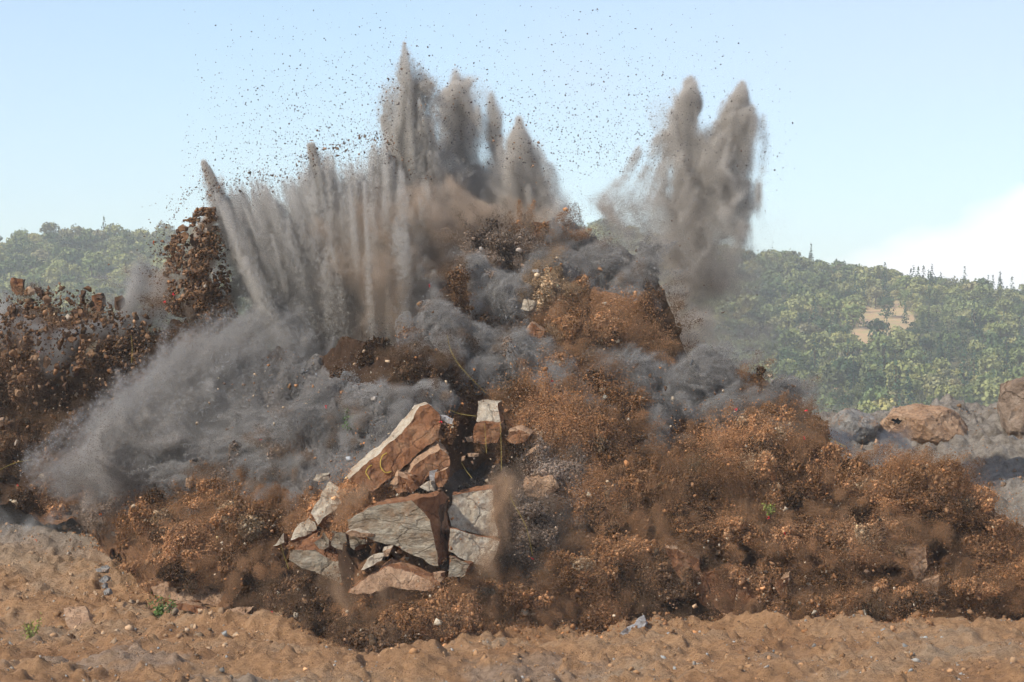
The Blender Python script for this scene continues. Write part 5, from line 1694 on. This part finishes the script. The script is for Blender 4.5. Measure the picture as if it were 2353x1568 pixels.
for u, v, d_, st, lab in ((705, 1115, 44, (1.1, .8, .3), 'rusty jagged stone beside the right grey dome'), (300, 970, 28, (1.2, .6, .5), 'long tan stone flung up over the crest'), (100, 950, 26, (.8, 1.0, 0), 'pale tan stone on the crest below the cone'), (875, 1345, 30, (.7, 1.1, 0), 'orange stone hanging in the brown haze'),
                          (1175, 1455, 30, (1.2, .5, -.5), 'grey-brown oblong stone trailing dust towards the hill'), (-60, 1000, 24, (1, .6, .5), 'tan splinter over the brown crest left of the cone')):
    x, y = r3(u, v)
    stone('flying_stone', x, y, 121.0, d_ * .41, 'rock_brown', lab, 'large stones carried up by the plumes', st)


def burst(n, cx, cy, rx, ry, Y, lo, hi, lab, grp, seed):
    r = np.random.default_rng(seed)
    for i in range(n):
        a_ = r.uniform(0, 6.28); q = math.sqrt(r.random())
        stone('burst_rock', cx + math.cos(a_) * q * rx, cy + math.sin(a_) * q * ry, Y - (1 - q * q) * 1.6 + r.normal() * .4, lo + (hi - lo) * r.random() ** 2.2, 'rock_brown', lab, grp, cat='rock')


burst(95, 446, 610, 60, 100, 124.4, 9, 30, 'angular brown rock in the tall burst left of the grey fan', 'rocks of the tall left burst', 1)
burst(110, 150, 755, 170, 105, 129.0, 9, 40, 'angular brown rock in the dark burst at the left edge', 'rocks of the dark left burst', 2)
burst(50, 80, 930, 110, 120, 127.6, 8, 30, 'angular brown rock low in the dark mass at the left edge', 'rocks low in the dark left burst', 3)
burst(30, 1060, 720, 40, 110, 121.5, 6, 15, 'rusty rock in the upright stream left of the grey domes', 'rocks in the stream left of the domes', 4)
burst(30, 1190, 545, 90, 34, 122.5, 5, 13, 'tan-brown stone on the crest below the cone plume', 'stones along the crest', 5)

n = 1500
x_ = rng.uniform(-20, 345, n); y_ = np.interp(x_, [0, 60, 130, 230, 330], [690, 660, 650, 690, 720]) + rng.gamma(1.6, 60, n)
stones('left_burst_rubble', P(x_, y_, 128.6 - np.clip((y_ - 700) * .01, 0, 2) + rng.normal(size=n) * .7), PX * np.clip(np.exp(rng.normal(.35, .62, n)), .4, 5), shade(PAL['D'] * 1.15, n, .4, .06), 'dark rubble flung up in the burst at the left edge', 'rubble')
lg = Bag()
spine(lg, [(-20, 740, 30), (60, 745, 30), (150, 790, 34), (260, 745, 34), (340, 690, 44)], 26000, BGREY * .9, 129.8, .6, cut=.42, seed=61)
lg.out('drifting_dust', 'grey dust drifting between the rocks of the left burst', 'dust', None, air='blue', gain=.7)

# loose rock and soil that fills the tall left burst
n = 5200
by = rng.uniform(478, 735, n)
lft = np.interp(by, [478, 500, 525, 560, 620, 680, 735], [462, 440, 398, 385, 376, 378, 395]); rgt = np.interp(by, [478, 520, 620, 735], [486, 505, 520, 540])
bx = lft + (rgt - lft) * rng.random(n)
q = np.stack([bx / 22.0, by / 22.0, 0 * bx], -1)
ok = fbm(q, 3, 95) > -0.32
bx, by, lft, rgt = bx[ok], by[ok], lft[ok], rgt[ok]; n = len(bx)
bulge = np.sin(np.clip((bx - lft) / (rgt - lft), 0, 1) * PI)
bY = 125.4 - bulge * 1.5 + 0.9 * fbm(np.stack([bx / 16, by / 16, 0 * bx], -1), 3, 97) + rng.normal(size=n) * .25
stones('burst_rubble', P(bx + rng.normal(size=n) * 5, by, bY), PX * np.clip(np.exp(rng.normal(.15, .55, n)), .4, 4.5), shade(PAL['D'] * 1.35, n, .42, .08), 'small brown rubble packed in the tall burst left of the grey fan', 'rubble')
n = 500
y_ = 430 + 300 * rng.random(n); x_ = np.interp(y_, [430, 500, 560, 700], [455, 400, 372, 372]) - rng.exponential(22, n)
stones('burst_spray', P(x_, y_, 125 + rng.normal(size=n)), PX * np.clip(np.exp(rng.normal(-.55, .55, n)), .25, 2.0), shade(PAL['D'], n, .4), 'loose bits thrown out to the left of the tall burst', 'grit')
bb = Bag()
spine(bb, [(478, 500, 18), (455, 560, 46), (448, 640, 52), (460, 710, 56)], 26000, PAL['D'] * 1.1, 126.0, .7, cut=.42, seed=41, var=.25, widen=1.0)
bb.out('burst_soil', 'dark soil dust inside the tall burst left of the grey fan', 'soil', None, air='umber')

# ------------------------------------------------------------------ cords, tapes and plants
def cord(f, pts, off, label, r=0.009):
    pp_ = [f(u, v) for u, v in pts]
    Yc_ = min(float(Ym(*q)) for q in pp_) - off
    L_ = smooth_line([V(x, y, Yc_ + .15 * math.sin(i * 1.7)) for i, (x, y) in enumerate(pp_)])
    o = tube('cord', [p_ - L_[0] for p_ in L_], r, 'cord')
    o.location = L_[0]
    return tag(o, label, 'cord', 'yellow blasting cords')


cord(r8, [(388, 800), (405, 880), (445, 960), (520, 1050), (620, 1150)], 3.2, 'long yellow cord slanting down over the grey dome above the beam')
cord(r5, [(875, 318), (940, 342), (1035, 355)], 3.6, 'short yellow cord from the beam to the cream cap stone')
cord(r5, [(1086, 400), (1092, 480), (1098, 580)], 3.6, 'left of two yellow cords hanging below the cream cap stone')
cord(r5, [(1183, 390), (1188, 520), (1190, 690)], 3.6, 'right of two yellow cords hanging below the cream cap stone')
cord(r5, [(945, 640), (975, 690), (1010, 735)], 3.2, 'yellow cord end in the dark gap below the beam')
cord(r5, [(1205, 720), (1250, 860), (1310, 970), (1350, 1060), (1380, 1205)], 3.2, 'yellow cord running down right of the cream blocks to a red tape')
cord(r1, [(118, 1190), (140, 1245), (158, 1305)], 3.0, 'yellow cord at the left edge above the pale flakes')
cord(r1, [(803, 1270), (810, 1350), (806, 1440)], 5.5, 'upright yellow cord below the tall left burst')
cord(r6, [(-10, 225), (60, 190), (130, 168), (210, 155)], 3.0, 'yellow cord low at the left edge')
cord(r7, [(1225, 20), (1275, 40), (1330, 68)], 3.0, 'yellow cord on the grey dust below the orange-brown boulder')
cord(r6, [(1780, 690), (1800, 760), (1830, 850)], 3.4, 'yellow cord left of the lower grey slab')


def tape(x, y, Y, label, mat='tape', s=1.0):
    bm = bmesh.new()
    L_ = []
    n_ = 6
    ph = rng.uniform(0, 6)
    for i in range(n_):
        t = i / (n_ - 1) - .5
        c_ = Vector((t * .26 * s, .06 * math.sin(t * 9 + ph) * s, .07 * math.sin(t * 6 + ph) * s))
        L_.append((bm.verts.new(c_ + Vector((0, .015, .055 * s))), bm.verts.new(c_ - Vector((0, .015, .055 * s)))))
    for (a1, b1), (a2, b2) in zip(L_, L_[1:]): bm.faces.new((a1, b1, b2, a2))
    rr = bmesh.ops.extrude_face_region(bm, geom=bm.faces[:])
    bmesh.ops.translate(bm, vec=(0, .008, 0), verts=[q for q in rr['geom'] if isinstance(q, bmesh.types.BMVert)])
    bmesh.ops.recalc_face_normals(bm, faces=bm.faces)
    me = bpy.data.meshes.new('tape_strip'); bm.to_mesh(me); bm.free(); me.materials.append(M[mat])
    o = link('tape_strip', me); o.location = V(x, y, Y); o.rotation_euler = (rng.uniform(-.4, .4), rng.uniform(0, 3.1), rng.uniform(-.5, .5))
    return tag(o, label, 'tape', 'bits of marking tape')


for f, u, v, off, lab, mt in (
        (r5, 115, 297, 4, 'red tape on the grey dust left of the painted beam', 'tape'), (r5, 820, 390, 4, 'red tape at the upper end of the painted beam', 'tape'), (r5, 1380, 1228, 3.6, 'red tape at the lower end of the long cord', 'tape'),
        (r1, 1062, 1018, 8, 'red tape on the foot of the tall left burst', 'tape'), (r1, 1008, 1066, 8, 'red tape left of the foot of the tall left burst', 'tape'), (r1, 743, 1178, 4, 'red tape on the grey dust behind the dark left burst', 'tape'), (r1, 240, 1370, 4, 'red tape in the dark left burst', 'tape'), (r1, 940, 700, 9, 'orange tape flying left of the tall burst', 'orange'),
        (r6, 112, 318, 3, 'red tape above the whitish ground dust', 'tape'), (r6, 1650, 28, 3, 'red tape high on the grey rubble slope', 'tape'), (r6, 730, 402, 3, 'orange tape on the left foot of the mound', 'orange'), (r6, 638, 502, 3, 'orange tape at the end of the whitish ground dust', 'orange'), (r6, 230, 668, 3.5, 'orange tape lying on the open dirt at left', 'orange'), (r6, 1718, 1122, 3, 'red tape in the dark soil right of the green bush', 'tape'),
        (r7, 1090, 18, 3, 'red tape at the top of the big brown burst', 'tape'), (r7, 980, 566, 4, 'red tape on the folded brown soil', 'tape'), (r7, 885, 476, 4, 'red tape under the flying sprig', 'tape'), (r4, 862, 1105, 3, 'red tape in front of the hill right of the mound', 'tape'), (r4, 432, 1097, 4, 'red tape on the right shoulder of the mound', 'tape'), (r8, 278, 497, 5, 'red tape in the brown dome', 'tape'), (r8, 1030, 1082, 4, 'red tape above the curling brown soil', 'tape')):
    x, y = f(u, v)
    tape(x, y, float(Ym(x, y)) - off, lab, mt, .5)


def leafm(name, c):
    m, nt, b = nmat(name)
    n_ = tex_noise(nt, 9, 3, .6, coords(nt))
    nt.links.new(ramp(nt, n_, [(.3, tuple(q * .6 for q in c)), (.7, tuple(q * 1.4 for q in c))]), b.inputs['Base Color'])
    return m


M['leaf_green'] = leafm('green_leaf', (.10, .17, .045))
M['leaf_yellow'] = leafm('yellow_green_leaf', (.24, .27, .06))


def shrub(name, x, y, Y, w, h, n, mat, label, lean=0.0):
    e = bpy.data.objects.new(name, None); COL.objects.link(e)
    e.location = V(x, y, Y)
    k = Y / F; w *= k; h *= k
    vs, fs = [], []
    stem = []
    for j in range(9):
        a_ = rng.uniform(0, 6.28); tip = np.array([math.cos(a_) * w * .45 + lean * h, math.sin(a_) * w * .35, h * rng.uniform(.5, 1)])
        stem.append(tip)
        for q in range(n // 9):
            t = rng.uniform(.25, 1.0)
            c_ = tip * t + rng.normal(size=3) * w * .09
            s_ = rng.uniform(.035, .075)
            d1 = rng.normal(size=3); d1 /= np.linalg.norm(d1); d2 = np.cross(d1, rng.normal(size=3)); d2 /= np.linalg.norm(d2)
            k_ = len(vs)
            vs += [c_ - d1 * s_, c_ + d2 * s_ * .5, c_ + d1 * s_ * 1.2, c_ - d2 * s_ * .5]
            fs.append((k_, k_ + 1, k_ + 2, k_ + 3))
    me = mesh_np('foliage', np.array(vs), np.array(fs), 4); me.materials.append(M[mat])
    link('foliage', me, e)
    for tip in stem[:5]:
        tube('stem', [Vector((0, 0, -.1)), Vector((tip * .5 + [0, 0, .05]).tolist()), Vector(tip.tolist())], .012, 'bark', e, 1)
    return tag(e, label, 'shrub', 'small green plants')


shrub('shrub', 372, 1430, 108.5, 62, 58, 420, 'leaf_green', 'leafy green bush on the dirt at lower left')
shrub('shrub', 72, 1478, 101, 44, 60, 200, 'leaf_yellow', 'yellow-green weed near the lower left corner')
shrub('shrub', 800, 1000, 112.5, 40, 66, 260, 'leaf_green', 'green plant on the dust left of the painted beam', .1)
shrub('shrub', 1768, 1190, 106.5, 34, 34, 110, 'leaf_yellow', 'uprooted yellow-green sprig tossed on the brown burst')
shrub('shrub', 1826, 1000, 114, 26, 20, 60, 'leaf_yellow', 'tiny yellow sprig at the top of the big brown burst')

# brown and grey veils of fine dust drifting in front of the soil
vb, vg = Bag(), Bag()
for j, (cx, cy, rx, ry, ty, push) in enumerate(BLOBS):
    if in_cave(cx, cy, 1.5): continue
    n = int(PI * rx * ry * .189 * (.60 if ty != 'G' else .22))
    Yv = float(Ym(cx, cy)) - push - 0.02 * min(rx, ry) - .8
    dx = rx * .6 * (1 if cx > 1180 else -1)
    bag = vg if ty == 'G' else vb
    col = PAL['G'] * 1.1 if ty == 'G' else (PAL[ty] * .5 + np.array([.31, .185, .105]) * .5) * 1.1
    spine(bag, [(cx - dx, cy - ry * .5, min(rx, ry) * .6), (cx, cy - ry * .25, min(rx, ry) * .75), (cx + dx, cy + ry * .3, min(rx, ry) * .6)], int(n * .30), col, Yv, .6, rad=.21, nscale=.7, cut=.62, stretch=(1, 1, .7), seed=100 + j, widen=1.1)
for (cx, cy, rx, ry, ty, push) in BLOBS:
    if in_cave(cx, cy, 1.5): continue
    c0 = P(cx, cy, float(Ym(cx, cy))); fl_ = flow(c0)
    fx, fy = fl_[0], -fl_[2]
    for j in range(int(6 + PI * rx * ry / 900)):
        a_ = rng.uniform(0, 2 * PI)
        ex, ey = cx + math.cos(a_) * rx * rng.uniform(.6, 1.05), cy + math.sin(a_) * ry * rng.uniform(.6, 1.05)
        dx, dy = math.cos(a_) * .7 + fx * .7, math.sin(a_) * .7 - .35 + fy * .4
        l_ = rng.uniform(14, 60); Yf = float(Ym(ex, ey)) - push * .7 - .7
        n_ = int(l_ * rng.uniform(5, 12))
        bag = vg if ty == 'G' and rng.random() < .8 else vb
        col = PAL['G'] * 1.1 if bag is vg else PAL[ty if ty != 'G' else 'S'] * rng.uniform(.45, 1.4)
        bag.add(streak(P(ex, ey, Yf), P(ex + dx * l_, ey + dy * l_, Yf - .3), rng.uniform(.05, .14), rng.uniform(.08, .24), n_, col, .25, 1.0, bend=np.array([0, 0, -.25 * rng.random()])))
vb.out('soil_dust', 'thin veil of brown dust drifting in front of the bursting soil', 'dust', None, air='brown', vox=(.11, .25, .11), keep=.6, gain=.06)
vg.out('soil_dust', 'thin veil of grey dust drifting round the grey domes', 'dust', None, air='blue', vox=(.11, .25, .11), keep=.5, gain=.16)

# ------------------------------------------------------------------ air
bm = bmesh.new()
bmesh.ops.create_cube(bm, size=1)
me = bpy.data.meshes.new('haze'); bm.to_mesh(me); bm.free()
m = bpy.data.materials.new('air'); m.use_nodes = True
nt = m.node_tree; nt.nodes.clear()
o_ = nt.nodes.new('ShaderNodeOutputMaterial'); pv = nt.nodes.new('ShaderNodeVolumePrincipled')
pv.inputs['Color'].default_value = (.97, .97, .94, 1); pv.inputs['Density'].default_value = 0.00016; pv.inputs['Anisotropy'].default_value = 0.2
nt.links.new(pv.outputs[0], o_.inputs['Volume'])
me.materials.append(m)
hz_ = link('haze', me)
hz_.scale = (6400, 6700, 330); hz_.location = (0, 2900, 105)
tag(hz_, kind='stuff')

fd = Bag()
spine(fd, [(1135, 1090, 26), (1150, 1170, 40), (1140, 1260, 44), (1090, 1320, 44)], 26000, np.array([.30, .205, .135]), 102.6, .5, rad=.22, cut=.40, nscale=.6, stretch=(1, 1, .8), seed=301, widen=1.0)
spine(fd, [(960, 1350, 40), (860, 1370, 46), (760, 1360, 40)], 15000, np.array([.27, .175, .11]), 101.8, .5, rad=.22, cut=.45, nscale=.6, stretch=(1, 1, .8), seed=302, widen=1.0)
spine(fd, [(840, 1120, 20), (800, 1150, 26), (790, 1190, 22)], 6000, np.array([.30, .205, .135]), 104.0, .5, rad=.22, cut=.45, nscale=.6, stretch=(1, 1, .8), seed=303, widen=1.0)
fd.out('soil_dust', 'thin brown dust closing over the edges of the broken slabs', 'dust', None, air='brown', gain=.07, keep=.12)
